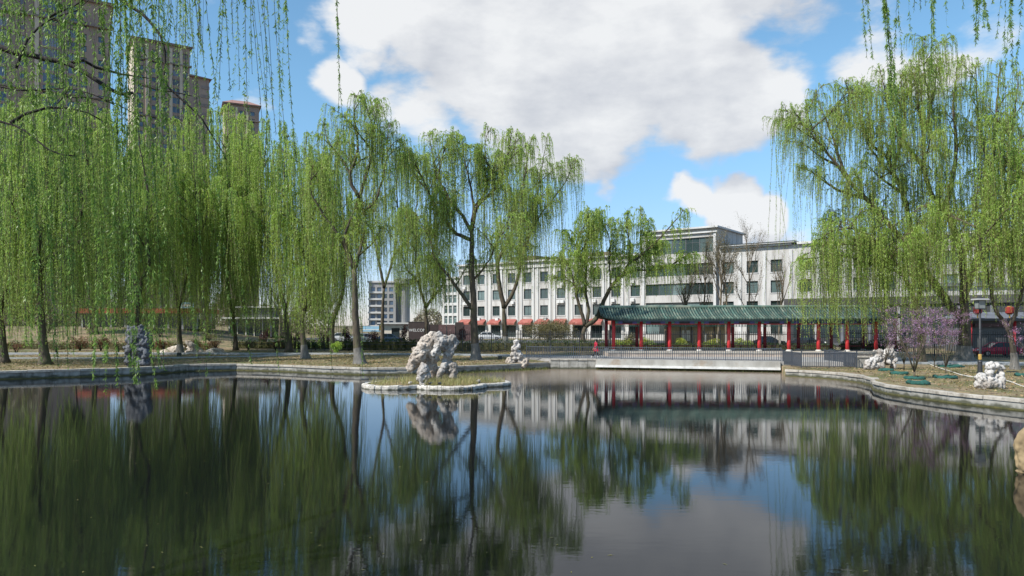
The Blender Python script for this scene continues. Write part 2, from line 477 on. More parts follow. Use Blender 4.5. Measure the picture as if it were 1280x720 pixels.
def water_mat():
    m = bpy.data.materials.new('water')
    m.use_nodes = True
    t = m.node_tree
    b = t.nodes['Principled BSDF']
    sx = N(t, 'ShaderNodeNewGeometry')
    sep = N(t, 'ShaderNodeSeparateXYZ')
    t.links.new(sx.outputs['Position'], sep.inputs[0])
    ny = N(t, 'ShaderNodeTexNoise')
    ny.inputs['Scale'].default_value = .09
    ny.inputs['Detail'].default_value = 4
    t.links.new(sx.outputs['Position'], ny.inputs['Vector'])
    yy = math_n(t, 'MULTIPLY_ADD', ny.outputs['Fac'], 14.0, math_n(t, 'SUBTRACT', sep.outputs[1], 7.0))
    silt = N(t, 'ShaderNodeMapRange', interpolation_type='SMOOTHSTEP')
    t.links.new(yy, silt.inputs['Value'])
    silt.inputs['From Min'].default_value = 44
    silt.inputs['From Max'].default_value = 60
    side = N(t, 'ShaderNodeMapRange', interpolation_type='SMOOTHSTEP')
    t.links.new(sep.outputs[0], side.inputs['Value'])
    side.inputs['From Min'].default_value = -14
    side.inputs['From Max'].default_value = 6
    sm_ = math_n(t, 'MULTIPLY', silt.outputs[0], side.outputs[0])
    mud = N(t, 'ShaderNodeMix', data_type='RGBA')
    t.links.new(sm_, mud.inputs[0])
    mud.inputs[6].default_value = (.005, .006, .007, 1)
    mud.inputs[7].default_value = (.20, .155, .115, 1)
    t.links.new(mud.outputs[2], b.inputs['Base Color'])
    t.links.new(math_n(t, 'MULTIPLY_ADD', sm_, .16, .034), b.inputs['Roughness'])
    b.inputs['Roughness'].default_value = .040
    b.inputs['IOR'].default_value = 1.30
    b.inputs['Specular Tint'].default_value = (.44, .53, .69, 1)
    g = N(t, 'ShaderNodeNewGeometry')
    mp = N(t, 'ShaderNodeMapping')
    mp.inputs['Scale'].default_value = (.8, 2.6, 1)
    t.links.new(g.outputs['Position'], mp.inputs['Vector'])
    n1 = N(t, 'ShaderNodeTexNoise')
    n1.inputs['Scale'].default_value = 2.4
    n1.inputs['Detail'].default_value = 3
    t.links.new(mp.outputs[0], n1.inputs['Vector'])
    n2 = N(t, 'ShaderNodeTexNoise')
    n2.inputs['Scale'].default_value = .35
    n2.inputs['Detail'].default_value = 2
    t.links.new(mp.outputs[0], n2.inputs['Vector'])
    s = math_n(t, 'MULTIPLY_ADD', n2.outputs['Fac'], 1.2, n1.outputs['Fac'])
    bn = N(t, 'ShaderNodeBump')
    bn.inputs['Strength'].default_value = .10
    bn.inputs['Distance'].default_value = .010
    t.links.new(s, bn.inputs['Height'])
    t.links.new(bn.outputs[0], b.inputs['Normal'])
    return m


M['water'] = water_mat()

# ------------------------------------------------------------------ helpers
ORG = {}


def P(px, py, D):
    return Vector(((px - 640) / F * D, D, CAMZ - (py - HOR) / F * D))


def ss(a, b, x):
    t = min(1, max(0, (x - a) / (b - a)))
    return t * t * (3 - 2 * t)


def gh(x, y):
    z = .55 + .14 * ss(58, 72, y) + .34 * ss(70, 90, y) + .25 * ss(90, 125, y)
    amp = 2.0 * (1 - ss(-56, -34, x)) + .55 * (1 - ss(-36, -22, x))
    z += amp * ss(88, 106, y) * (1 if y < 106 else 1)
    return z


def G(px, py):
    """point of the ground seen at this pixel of the photograph"""
    D = 60.0
    for _ in range(60):
        x = (px - 640) / F * D
        D2 = (CAMZ - gh(x, D)) * F / max(4.0, (py - HOR))
        D = .5 * D + .5 * D2
    x = (px - 640) / F * D
    return Vector((x, D, gh(x, D)))


def setp(o, label=None, cat=None, group=None, kind=None):
    if label:
        o['label'] = label
    if cat:
        o['category'] = cat
    if group:
        o['group'] = group
    if kind:
        o['kind'] = kind
    return o


def thing(name, label, cat, loc=(0, 0, 0), rz=0.0, group=None, local=False):
    o = bpy.data.objects.new(name, None)
    o.empty_display_size = .3
    COL.objects.link(o)
    o.location = loc
    o.rotation_euler = (0, 0, rz)
    setp(o, label, cat, group)
    ORG[o.name] = Vector((0, 0, 0)) if local else Vector(loc)
    return o


def place(name, me, parent, loc=(0, 0, 0), rot=(0, 0, 0), scale=(1, 1, 1)):
    o = bpy.data.objects.new(name, me)
    COL.objects.link(o)
    o.parent = parent
    o.location = loc
    o.rotation_euler = rot
    o.scale = scale
    if parent is not None:
        ORG[o.name] = Vector(ORG.get(parent.name, (0, 0, 0)))
    return o


def copy_tree(o, parent=None):
    c = o.copy()
    COL.objects.link(c)
    c.parent = parent
    ORG[c.name] = Vector((0, 0, 0))
    for ch in o.children:
        copy_tree(ch, c)
    return c


class MB:
    def __init__(self):
        self.v, self.f = [], []

    def add(self, verts, faces):
        b = len(self.v)
        self.v.extend([tuple(p) for p in verts])
        self.f.extend([tuple(b + i for i in f) for f in faces])
        return self

    def box(self, c, s, rz=0.0, taper=1.0):
        x, y, z = s[0] / 2, s[1] / 2, s[2] / 2
        ca, sa = math.cos(rz), math.sin(rz)
        vs = []
        for k, zz in enumerate((-z, z)):
            m = 1 if k == 0 else taper
            for (a, b) in ((-x, -y), (x, -y), (x, y), (-x, y)):
                a, b = a * m, b * m
                vs.append((c[0] + a * ca - b * sa, c[1] + a * sa + b * ca, c[2] + zz))
        return self.add(vs, [(3, 2, 1, 0), (4, 5, 6, 7), (0, 1, 5, 4), (1, 2, 6, 5), (2, 3, 7, 6), (3, 0, 4, 7)])

    def b2(self, lo, hi):
        return self.box([(a + b) / 2 for a, b in zip(lo, hi)], [b - a for a, b in zip(lo, hi)])

    def bevbox(self, c, s, bev=.02):
        """box with a chamfered top edge"""
        x, y, z = s[0] / 2, s[1] / 2, s[2] / 2
        vs = []
        for (m, zz) in ((0, -z), (0, z - bev), (bev, z)):
            for (a, b) in ((-x + m, -y + m), (x - m, -y + m), (x - m, y - m), (-x + m, y - m)):
                vs.append((c[0] + a, c[1] + b, c[2] + zz))
        fs = [(3, 2, 1, 0), (8, 9, 10, 11)]
        for k in (0, 4):
            for i in range(4):
                j = (i + 1) % 4
                fs.append((k + i, k + j, k + 4 + j, k + 4 + i))
        return self.add(vs, fs)

    def hexa(self, q, z0, z1):
        """quad q (4 xy) from z0 to z1"""
        vs = [(p[0], p[1], z0) for p in q] + [(p[0], p[1], z1) for p in q]
        return self.add(vs, [(3, 2, 1, 0), (4, 5, 6, 7), (0, 1, 5, 4), (1, 2, 6, 5), (2, 3, 7, 6), (3, 0, 4, 7)])

    def tube(self, pts, rad, n=6, cap=True):
        pts = [Vector(p) for p in pts]
        if isinstance(rad, (int, float)):
            rad = [rad] * len(pts)
        b = len(self.v)
        ref = Vector((0, 1, 0)) if abs((pts[-1] - pts[0]).normalized().y) < .9 else Vector((1, 0, 0))
        for i, p in enumerate(pts):
            t = (pts[min(i + 1, len(pts) - 1)] - pts[max(i - 1, 0)])
            if t.length < 1e-9:
                t = Vector((0, 0, 1))
            t.normalize()
            u = t.cross(ref)
            if u.length < 1e-4:
                u = t.cross(Vector((1, 0, 0)))
            u.normalize()
            w = t.cross(u)
            for k in range(n):
                a = 2 * math.pi * k / n
                self.v.append(tuple(p + (u * math.cos(a) + w * math.sin(a)) * rad[i]))
        for i in range(len(pts) - 1):
            for k in range(n):
                k2 = (k + 1) % n
                self.f.append((b + i * n + k, b + i * n + k2, b + (i + 1) * n + k2, b + (i + 1) * n + k))
        if cap:
            self.f.append(tuple(b + k for k in range(n))[::-1])
            e = b + (len(pts) - 1) * n
            self.f.append(tuple(e + k for k in range(n)))
        return self

    def lathe(self, c, prof, n=10):
        return self.tube([(c[0], c[1], c[2] + z) for (r, z) in prof], [max(r, 1e-3) for (r, z) in prof], n)

    def mesh(self, name, m, org=(0, 0, 0), smooth=False):
        me = bpy.data.meshes.new(name)
        ox, oy, oz = org
        me.from_pydata([(a - ox, b - oy, c - oz) for a, b, c in self.v], [], self.f)
        if m is not None:
            me.materials.append(m)
        if smooth:
            me.polygons.foreach_set('use_smooth', [True] * len(me.polygons))
        me.update()
        return me

    def build(self, name, m, parent=None, smooth=False):
        org = ORG.get(parent.name, (0, 0, 0)) if parent is not None else (0, 0, 0)
        return place(name, self.mesh(name, m, org, smooth), parent)


def np_mesh(name, verts, quads, m, tint=None, org=(0, 0, 0), tri=False):
    k = 3 if tri else 4
    me = bpy.data.meshes.new(name)
    v = np.asarray(verts, np.float32) - np.asarray(org, np.float32)
    nf = len(quads)
    me.vertices.add(len(v))
    me.vertices.foreach_set('co', v.ravel())
    me.loops.add(nf * k)
    me.loops.foreach_set('vertex_index', np.asarray(quads, np.int32).ravel())
    me.polygons.add(nf)
    me.polygons.foreach_set('loop_start', np.arange(0, nf * k, k, dtype=np.int32))
    me.polygons.foreach_set('loop_total', np.full(nf, k, np.int32))
    if tint is not None:
        a = me.attributes.new('tint', 'FLOAT', 'FACE')
        a.data.foreach_set('value', np.asarray(tint, np.float32))
    me.materials.append(m)
    me.update(calc_edges=True)
    return me


def leaves_geo(pos, axis, length, width, rg=None):
    """rhombic leaves: pos (n,3) base, axis (n,3) unit direction"""
    rg = rg or rng
    n = len(pos)
    r = rg.normal(size=(n, 3))
    side = np.cross(axis, r)
    side /= np.linalg.norm(side, axis=1, keepdims=True) + 1e-9
    l = np.asarray(length).reshape(-1, 1)
    w = np.asarray(width).reshape(-1, 1)
    v = np.empty((n, 4, 3), np.float32)
    v[:, 0] = pos
    v[:, 1] = pos + axis * l * .45 + side * w * .5
    v[:, 2] = pos + axis * l
    v[:, 3] = pos + axis * l * .45 - side * w * .5
    return v.reshape(-1, 3), np.arange(n * 4).reshape(n, 4)


def leaf_tris(pos, axis, length, width, rg=None):
    """the same as pointed triangles, for trees too far away to show a leaf's outline"""
    rg = rg or rng
    n = len(pos)
    r = rg.normal(size=(n, 3))
    side = np.cross(axis, r)
    side /= np.linalg.norm(side, axis=1, keepdims=True) + 1e-9
    l = np.asarray(length).reshape(-1, 1)
    w = np.asarray(width).reshape(-1, 1)
    v = np.empty((n, 3, 3), np.float32)
    v[:, 0] = pos + side * w * .5
    v[:, 1] = pos + axis * l
    v[:, 2] = pos - side * w * .5
    return v.reshape(-1, 3), np.arange(n * 3).reshape(n, 3)


def cloud_leaves(name, m, centres, radii, n, length, width, parent, flat=1.0, tlo=0, thi=1, kind=None, shell=.5):
    """leaf clumps filling ellipsoids"""
    c = np.asarray(centres, float)
    r = np.asarray(radii, float)
    if r.ndim == 1:
        r = np.stack([r, r, r * flat], 1)
    wts = (r[:, 0] * r[:, 1] * r[:, 2]) ** .75
    k = rng.choice(len(c), n, p=wts / wts.sum())
    d = rng.normal(size=(n, 3))
    d /= np.linalg.norm(d, axis=1, keepdims=True)
    rr = rng.uniform(shell, 1.0, (n, 1)) ** .6
    pos = c[k] + d * rr * r[k]
    ax = d * .6 + rng.normal(size=(n, 3)) * .7
    ax /= np.linalg.norm(ax, axis=1, keepdims=True)
    v, q = leaves_geo(pos, ax, rng.uniform(.7, 1.3, n) * length, rng.uniform(.7, 1.3, n) * width)
    t = np.clip(rng.uniform(tlo, thi, len(c))[k] + rng.normal(0, .2, n), 0, 1)
    org = ORG.get(parent.name, (0, 0, 0)) if parent is not None else (0, 0, 0)
    o = place(name, np_mesh(name, v, q, m, t, org), parent)
    if kind:
        o['kind'] = kind
    return o


def smooth_line(pts, step=.5, jit=0.0, seed=0):
    """Catmull-Rom resample"""
    pts = [Vector(p) for p in pts]
    if len(pts) == 2:
        pts = [pts[0], pts[0].lerp(pts[1], .5), pts[1]]
    ext = [pts[0] * 2 - pts[1]] + pts + [pts[-1] * 2 - pts[-2]]
    out = []
    rr = random.Random(seed)
    for i in range(1, len(ext) - 2):
        p0, p1, p2, p3 = ext[i - 1:i + 3]
        L = (p2 - p1).length
        n = max(1, int(L / step))
        for k in range(n):
            t = k / n
            q = .5 * ((2 * p1) + (p2 - p0) * t + (2 * p0 - 5 * p1 + 4 * p2 - p3) * t * t + (3 * p1 - p0 - 3 * p2 + p3) * t ** 3)
            if jit and out:
                q = q + Vector((rr.uniform(-1, 1), rr.uniform(-1, 1), rr.uniform(-1, 1))) * jit
            out.append(q)
    out.append(pts[-1])
    return out


#@@STRUCTURE
# ------------------------------------------------------------------ shoreline, ground, water
SH_LEFT = [(-46, 50), (-38, 54.8), (-33.5, 57.4), (-30.3, 59.6), (-28.8, 62.6), (-28.2, 64.5), (-24.6, 66), (-20.2, 64.4), (-16, 61.7),
           (-12.3, 59.9), (-8.1, 60.2), (-2.8, 63.7), (1.1, 66.6), (3.55, 68.4)]
SH_PROM = [(7.8, 68.0), (15.5, 65.8), (23.0, 63.4)]
SH_RIGHT = [(21.6, 58.4), (23.0, 56.6), (23.9, 54.6), (24.3, 51.5), (23.9, 49.2), (22.5, 46.0), (22.0, 43.5), (22.2, 41.0), (22.7, 38.4),
            (23.3, 36.5), (24.1, 34.4), (25.6, 30.5), (26.5, 26)]
SH_NEAR = [(26, 18), (22, 9), (14, 3.2), (6, 1.6), (-2, 1.4), (-7, 2.4), (-10, 7), (-13.5, 14), (-24, 22), (-36, 31), (-46, 42)]
CEN = Vector((0, 36))


def dense2(pts, step=.6):
    out = []
    for a, b in zip(pts[:-1], pts[1:]):
        n = max(1, int(math.dist(a, b) / step))
        for k in range(n):
            t = k / n
            out.append((a[0] + (b[0] - a[0]) * t, a[1] + (b[1] - a[1]) * t))
    out.append(pts[-1])
    return out


loop = dense2(SH_LEFT + SH_PROM + SH_RIGHT + SH_NEAR + [SH_LEFT[0]], .8)[:-1]
loop.sort(key=lambda p: -math.atan2(p[1] - CEN.y, p[0] - CEN.x))


def build_ground():
    n = len(loop)
    rings = []
    dists = [0.22, .22, .6, 1.2, 2, 3.2, 4.8, 6.5, 8.5, 11, 14, 17, 20, 24, 28, 32, 37, 43, 50, 58, 68, 80, 95, 120, 160, 240, 400, 800, 1800, 5000]
    v, f = [], []
    for k, d in enumerate(dists):
        for p in loop:
            dx, dy = p[0] - CEN.x, p[1] - CEN.y
            L = math.hypot(dx, dy)
            x, y = CEN.x + dx * (L + d) / L, CEN.y + dy * (L + d) / L
            z = gh(x, y) if k else -1.2
            if k > 2 and d < 100:
                z += .09 * (mnoise.noise((x * .25, y * .25, 0))) + .03 * mnoise.noise((x * 1.1, y * 1.1, 3))
            if d > 200:
                z -= .0
            v.append((x, y, z))
    for k in range(len(dists) - 1):
        for i in range(n):
            j = (i + 1) % n
            f.append((k * n + i, k * n + j, (k + 1) * n + j, (k + 1) * n + i))
    me = MB().add(v, f).mesh('ground', M['ground'], smooth=True)
    o = place('ground', me, None)
    setp(o, 'dry brown park lawn with thin grass around the pond', kind='structure')


build_ground()
wv = [(CEN.x, CEN.y, 0)] + [(CEN.x + (p[0] - CEN.x) * 1.012, CEN.y + (p[1] - CEN.y) * 1.012, 0) for p in loop]
nl = len(loop)
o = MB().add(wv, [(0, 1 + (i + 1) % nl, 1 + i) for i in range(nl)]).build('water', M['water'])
setp(o, 'dark still pond water reflecting willows and sky', kind='structure')


def sheet(name, label, m, line, half, lift=.012, step=1.0):
    """strip of paving that follows the ground along a world polyline"""
    pts = dense2([(p[0], p[1]) for p in line], step)
    v, f = [], []
    for i, p in enumerate(pts):
        a, b = pts[max(0, i - 1)], pts[min(len(pts) - 1, i + 1)]
        t = Vector((b[0] - a[0], b[1] - a[1])).normalized()
        for s in (-1, -.33, .33, 1):
            x, y = p[0] - t.y * half * s, p[1] + t.x * half * s
            z = max(gh(p[0] - t.y * half * q, p[1] + t.x * half * q) for q in (-1, 0, 1)) + .10 + lift
            v.append((x, y, z))
        for s, zz in ((-1, -.4), (1, -.4)):
            v.append((p[0] - t.y * half * s, p[1] + t.x * half * s, gh(p[0], p[1]) - .3))
    for i in range(len(pts) - 1):
        for k in range(3):
            f.append((i * 6 + k, i * 6 + k + 1, i * 6 + 6 + k + 1, i * 6 + 6 + k))
        f.append((i * 6 + 4, i * 6, i * 6 + 6, i * 6 + 10))
        f.append((i * 6 + 3, i * 6 + 5, i * 6 + 11, i * 6 + 9))
    o = MB().add(v, f).build(name, m)
    setp(o, label, kind='structure')
    return o


sheet('path', 'pale paved footpath crossing the lawn behind the willows', M['path'],
      [(-75, 80), (-50, 81), (-34, 81), (-20, 80.5), (-8, 79.5), (1, 77.5), (5, 76)], .9)
sheet('path', 'pale narrow footpath near the left shore', M['path'],
      [(-60, 72.5), (-42, 73.5), (-33, 74.5), (-26, 77), (-22, 80)], .45, lift=.005)
sheet('path', 'pale blue-grey footpath curving behind the big right willow', M['path'],
      [(30, 66.0), (36, 66.5), (42, 65.5), (48, 63.5), (56, 59), (66, 50)], 1.7)
sheet('road', 'grey asphalt street and car park in front of the white building', M['asphalt'],
      [(-34, 128), (0, 124), (40, 112), (95, 95)], 11)


def run_pieces(pts, step):
    """split a polyline into straight pieces of about step metres; returns (a, b) pairs"""
    out = []
    for a, b in zip(pts[:-1], pts[1:]):
        L = math.dist(a, b)
        n = max(1, round(L / step))
        for k in range(n):
            t0, t1 = k / n, (k + 1) / n
            out.append(((a[0] + (b[0] - a[0]) * t0, a[1] + (b[1] - a[1]) * t0), (a[0] + (b[0] - a[0]) * t1, a[1] + (b[1] - a[1]) * t1)))
    return out


def offs(a, b, d):
    """unit normal pointing out of the pond for a loop that runs clockwise seen from above"""
    t = Vector((b[0] - a[0], b[1] - a[1])).normalized()
    return Vector((-t.y, t.x)) * d


def shore_wall(label, pts, top=.62, step=1.5, over=.07, stone='coping', body='wallstone'):
    c = pts[len(pts) // 2]
    t = thing('retaining_wall', label, 'retaining wall', (c[0], c[1], 0))
    rr = random.Random(len(label))
    pcs = run_pieces(pts, step)
    for i, (a, b) in enumerate(pcs):
        n = offs(a, b, 1)
        e = (Vector(b) - Vector(a)).normalized() * .012
        A, B = Vector(a) + e, Vector(b) - e
        dz = rr.uniform(-.018, .018)
        over_ = over + rr.uniform(-.022, .022)
        over0, over = over, over_
        q = [A - n * over, B - n * over, B + n * .42, A + n * .42]
        mb = MB()
        z0, z1, bv = top - .17, top + dz, .02
        q2 = [A - n * (over - bv), B - n * (over - bv), B + n * .42, A + n * .42]
        mb.add([(p[0], p[1], z0) for p in q] + [(p[0], p[1], z1 - bv) for p in q] + [(p[0], p[1], z1) for p in q2],
               [(3, 2, 1, 0)] + [(k + i2, k + (i2 + 1) % 4, k + 4 + (i2 + 1) % 4, k + 4 + i2) for k in (0, 4) for i2 in range(4)] + [(8, 9, 10, 11)])
        over = over0
        mb.build('coping_stone', M[stone], t)
        A, B = Vector(a) + e * .6, Vector(b) - e * .6
        q = [A + n * rr.uniform(0, .015), B + n * rr.uniform(0, .015), B + n * .3, A + n * .3]
        MB().hexa(q, .07, top - .172).build('wall_block', M[body], t)
    for i, (a, b) in enumerate(run_pieces(pts, 3.0)):
        n = offs(a, b, 1)
        A, B = Vector(a), Vector(b)
        MB().hexa([A - n * .05, B - n * .05, B + n * .28, A + n * .28], -.7, .068).build('footing', M['moss'], t)
    return t


shore_wall('low grey stone pond wall running along the left lawn in willow shade', SH_LEFT[:7], .64)
shore_wall('sunlit pale stone pond wall between the left corner and the promenade', SH_LEFT[6:], .60)
shore_wall('curving pale stone pond wall under the blossoming saplings on the right bank', SH_RIGHT, .55)

# ------------------------------------------------------------------ promenade with its railing
PZ = .93
pl = [(3.55, 68.4), (7.8, 68.0), (23.0, 63.4), (29.4, 61.6), (38, 70), (38, 74.5), (1.2, 77.0), (1.0, 72.0)]
mb = MB()
mb.add([(x, y, .2) for x, y in pl] + [(x, y, PZ) for x, y in pl],
       [tuple(range(8, 16))[::-1][::-1]] + [(i, (i + 1) % 8, 8 + (i + 1) % 8, 8 + i) for i in range(8)])
# push the body back from the front edge so that the slab and stones in front stand proud
o = mb.build('promenade', M['paving'])
setp(o, 'grey paved promenade along the water in front of the pavilion', kind='structure')
pt = thing('promenade_wall', 'grey stone block wall at the left end of the promenade, rising from the water', 'wall', (5.6, 68, 0))
for i, (a, b) in enumerate(run_pieces([(3.55, 68.4), (7.75, 68.0)], .85)):
    A, B = Vector((a[0] + .012, a[1])), Vector((b[0] - .012, b[1]))
    off_ = random.uniform(0, .03)
    for k, (z0, z1) in enumerate(((-.6, .38), (.392, .80))):
        MB().hexa([A + Vector((0, -.22 - off_)), B + Vector((0, -.22 - off_)), B + Vector((0, -.004)), A + Vector((0, -.004))], z0, z1).build('stone_block', M['wallstone'], pt)
    MB().hexa([A + Vector((0, -.30)), B + Vector((0, -.30)), B + Vector((0, .35)), A + Vector((0, .35))], PZ - .118, PZ + .012).build('cap_stone', M['coping'], pt)
st = thing('landing_slab', 'long cantilevered concrete slab with a white lower lip over the water', 'slab', (15, 66, 0))
for i, (a, b) in enumerate(run_pieces([(7.8, 68.0), (23.0, 63.4)], 4.0)):
    n = offs(a, b, 1)
    e = (Vector(b) - Vector(a)).normalized() * .006
    A, B = Vector(a) + e, Vector(b) - e
    MB().hexa([A - n * .55, B - n * .55, B - n * .004, A - n * .004], .40, PZ + .01).build('slab_section', M['concrete'], st)
    MB().hexa([A - n * .74, B - n * .74, B - n * .56, A - n * .56], .22, .42).build('lip', M['whitelip'], st)
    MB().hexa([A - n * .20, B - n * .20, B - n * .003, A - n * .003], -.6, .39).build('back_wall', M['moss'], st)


def railing(label, pts, zb, h, mrail, mbar, bar_step=.14, post_step=2.0, bar_r=.012, group=None, name='railing', posts_r=.035, spear=False, rails=(.08, .96)):
    """posts, rails and every upright bar of a metal railing along a polyline"""
    c = pts[len(pts) // 2]
    z00 = zb if not callable(zb) else zb(*c)
    t = thing(name, label, 'railing' if name == 'railing' else 'fence', (c[0], c[1], z00), group=group)
    zf = (lambda x, y: zb) if not callable(zb) else zb
    org = ORG[t.name]
    if spear:
        bm = MB().box((0, 0, h * .5), (bar_r * 2, bar_r * 2, h)).add(
            [(-bar_r * 1.6, -bar_r * 1.6, h), (bar_r * 1.6, -bar_r * 1.6, h), (bar_r * 1.6, bar_r * 1.6, h), (-bar_r * 1.6, bar_r * 1.6, h), (0, 0, h + .12)],
            [(0, 1, 4), (1, 2, 4), (2, 3, 4), (3, 0, 4)]).mesh('bar', mbar)
    else:
        bm = MB().box((0, 0, h * (rails[0] + rails[1]) / 2), (bar_r * 2, bar_r * 2, h * (rails[1] - rails[0]) - .03)).mesh('bar', mbar)
    pm = MB().box((0, 0, h * .53), (posts_r * 2, posts_r * 2, h * 1.06)).box((0, 0, h * 1.075), (posts_r * 2.8, posts_r * 2.8, h * .03)).mesh('post', mrail)
    nb = 0
    for a, b in zip(pts[:-1], pts[1:]):
        L = math.dist(a, b)
        n = max(1, round(L / post_step))
        ang = math.atan2(b[1] - a[1], b[0] - a[0])
        for k in range(n + 1):
            s = k / n
            x, y = a[0] + (b[0] - a[0]) * s, a[1] + (b[1] - a[1]) * s
            if k < n or (a, b) == (pts[-2], pts[-1]):
                place('post', pm, t, (x - org.x, y - org.y, zf(x, y) - org.z), (0, 0, ang))
            if k < n:
                x2, y2 = a[0] + (b[0] - a[0]) * (k + 1) / n, a[1] + (b[1] - a[1]) * (k + 1) / n
                z1, z2 = zf(x, y), zf(x2, y2)
                for hh in rails:
                    hz = h * hh
                    MB().tube([(x, y, z1 + hz), (x2, y2, z2 + hz)], .036 if hh > .5 else .03, 4).build('rail', mrail, t)
                m = max(1, round(L / n / bar_step))
                for j in range(1, m):
                    s2 = j / m
                    xb, yb = x + (x2 - x) * s2, y + (y2 - y) * s2
                    place('bar', bm, t, (xb - org.x, yb - org.y, zf(xb, yb) - org.z), (0, 0, ang))
                    nb += 1
    return t


railing('long grey-blue metal railing along the front edge of the promenade', [(1.4, 70.5), (3.6, 68.75), (7.8, 68.35), (23.2, 63.75)], PZ, 1.12,
        M['rail'], M['rail'], .185, 2.2, .024)
railing('short grey metal railing jutting towards the right bank rocks, with a return', [(23.3, 63.6), (23.3, 59.5), (27.7, 59.4), (27.9, 66)], lambda x, y: .62, 1.22,
        M['rail'], M['rail'], .17, 2.1, .022)
pp = thing('stone_post', 'squat pale stone pier at the end of the short railing', 'post', (28.6, 60.4, .55))
MB().bevbox((28.6, 60.4, .95), (.9, .7, .9), .04).build('pier', M['wallstone'], pp)
MB().bevbox((28.6, 60.4, 1.45), (1.0, .8, .12), .03).build('cap', M['coping'], pp)

# tall black park fence behind lawn and pavilion
FG = 'black iron park fence'
railing('tall black spear-topped iron fence left of the pavilion, in front of the hedge', [(-9, 84.5), (11, 84)], gh, 2.3, M['iron'], M['iron'],
        .21, 3.2, .024, name='iron_fence', posts_r=.06, spear=True, rails=(.07, .9), group=None)
railing('tall black iron fence seen between the red columns behind the pavilion', [(11.2, 84), (36, 83.6)], gh, 2.3, M['iron'], M['iron'],
        .22, 3.1, .024, name='iron_fence', posts_r=.06, spear=True, rails=(.07, .9), group=None)
railing('tall black iron fence behind the big right willow and the lamp', [(36.4, 80), (44, 77), (62, 70)], gh, 2.6, M['iron'], M['iron'],
        .20, 3.1, .024, name='iron_fence', posts_r=.06, spear=True, rails=(.07, .9), group=None)
railing('low thin wire fence along the left flower bed below the low kiosk', [(-33, 88), (-8.5, 86)], gh, .9, M['iron'], M['iron'],
        .9, 2.8, .010, name='wire_fence', posts_r=.025, rails=(.3, .9))

#@@PAVILION
# ------------------------------------------------------------------ pavilion (covered walkway)
FRONT_PX = [767, 801.5, 837, 874, 911, 949, 986, 1023, 1059, 1095]
BACK_PX = [758, 796, 835, 875, 916, 956, 998, 1039, 1079, 1119]
PLZ = 1.34


def pav_y(x, d):           # the walkway comes slightly nearer towards the right
    return 78.2 + d - .06 * (x - 10)


pav = thing('pavilion', 'long open Chinese walkway pavilion with green tiled roof and red columns', 'pavilion', (23, 78, PLZ))
x0, x1 = 10.0, 39.2


def pquad(xa, xb, d0, d1):
    return [(xa, pav_y(xa, d0)), (xb, pav_y(xb, d0)), (xb, pav_y(xb, d1)), (xa, pav_y(xa, d1))]


for i in range(10):
    xa, xb = x0 - .4 + i * (x1 - x0 + .8) / 10, x0 - .4 + (i + 1) * (x1 - x0 + .8) / 10
    MB().hexa(pquad(xa + .008, xb - .008, -4.6, 4.6), .5, PLZ - .09).build('plinth_block', M['plinth'], pav)
    MB().hexa(pquad(xa + .006, xb - .006, -4.66, 4.6), PLZ - .088, PLZ).build('plinth_slab', M['coping'], pav)
fx = []
colm = {}
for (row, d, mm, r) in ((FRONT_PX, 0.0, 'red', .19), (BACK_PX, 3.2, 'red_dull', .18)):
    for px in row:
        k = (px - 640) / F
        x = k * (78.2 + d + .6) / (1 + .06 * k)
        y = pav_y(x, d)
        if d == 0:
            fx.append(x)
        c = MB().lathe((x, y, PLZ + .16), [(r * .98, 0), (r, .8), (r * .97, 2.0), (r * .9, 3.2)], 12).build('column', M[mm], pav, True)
        MB().lathe((x, y, PLZ), [(.30, 0), (.31, .06), (.25, .12), (.21, .16)], 12).build('column_base', M['stonebase'], pav)
# painted lintels with alternating panels, front and back
BZ = PLZ + 2.86
for d in (0.0, 3.2):
    xs = [x0 + .1] + [x for x in fx if x > x0 + .5] + [x1 - .2]
    for a, b in zip(xs[:-1], xs[1:]):
        a2, b2 = a + .17, b - .17
        L = b2 - a2
        if L < .4:
            continue
        cuts = [0, .12, .3, .7, .88, 1]
        cols = ['beam_green', 'beam_blue', 'beam_dark', 'beam_blue', 'beam_green']
        for (s, e), cm in zip(zip(cuts[:-1], cuts[1:]), cols):
            MB().hexa(pquad(a2 + L * s + .003, a2 + L * e - .003, d - .10, d + .10), BZ, BZ + .30).build('lintel_panel', M[cm], pav)
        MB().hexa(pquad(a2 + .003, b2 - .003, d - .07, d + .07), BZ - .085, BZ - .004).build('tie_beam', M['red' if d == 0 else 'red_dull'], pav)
        # hanging fretwork below
        fr = MB()
        n = max(3, int(L / .3))
        for k in range(n + 1):
            xx = a2 + L * k / n
            fr.box((xx, pav_y(xx, d), BZ - .20), (.03, .04, .22))
        for zz in (-.31, -.20):
            fr.hexa(pquad(a2, b2, d - .02, d + .02), BZ + zz - .015, BZ + zz + .015)
        fr.build('fretwork', M['beam_green'], pav)
        if d > 0:   # bench between the back columns
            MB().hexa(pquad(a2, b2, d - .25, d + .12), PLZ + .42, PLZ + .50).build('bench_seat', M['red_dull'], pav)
# roof: front and back slopes with individual rows of tiles
EZ, RZ, OV = PLZ + 3.32, PLZ + 4.62, 1.35
rf = MB()
xa, xb = x0 - .55, x1 + .6
dm = 1.6
n = 24
prof = [(-OV, 0.0), (-.35, .28), (.5, .64), (1.2, 1.0), (dm, 1.2)]   # depth, rise: concave Chinese slope


def roof_pt(x, d, rise):
    # corners sweep up a little at the ends
    e = max(0, 1 - min(x - xa, xb - x) / 2.0)
    lift = .32 * e * e * (1 - rise / 1.2)
    return (x, pav_y(x, d), EZ + rise + lift)


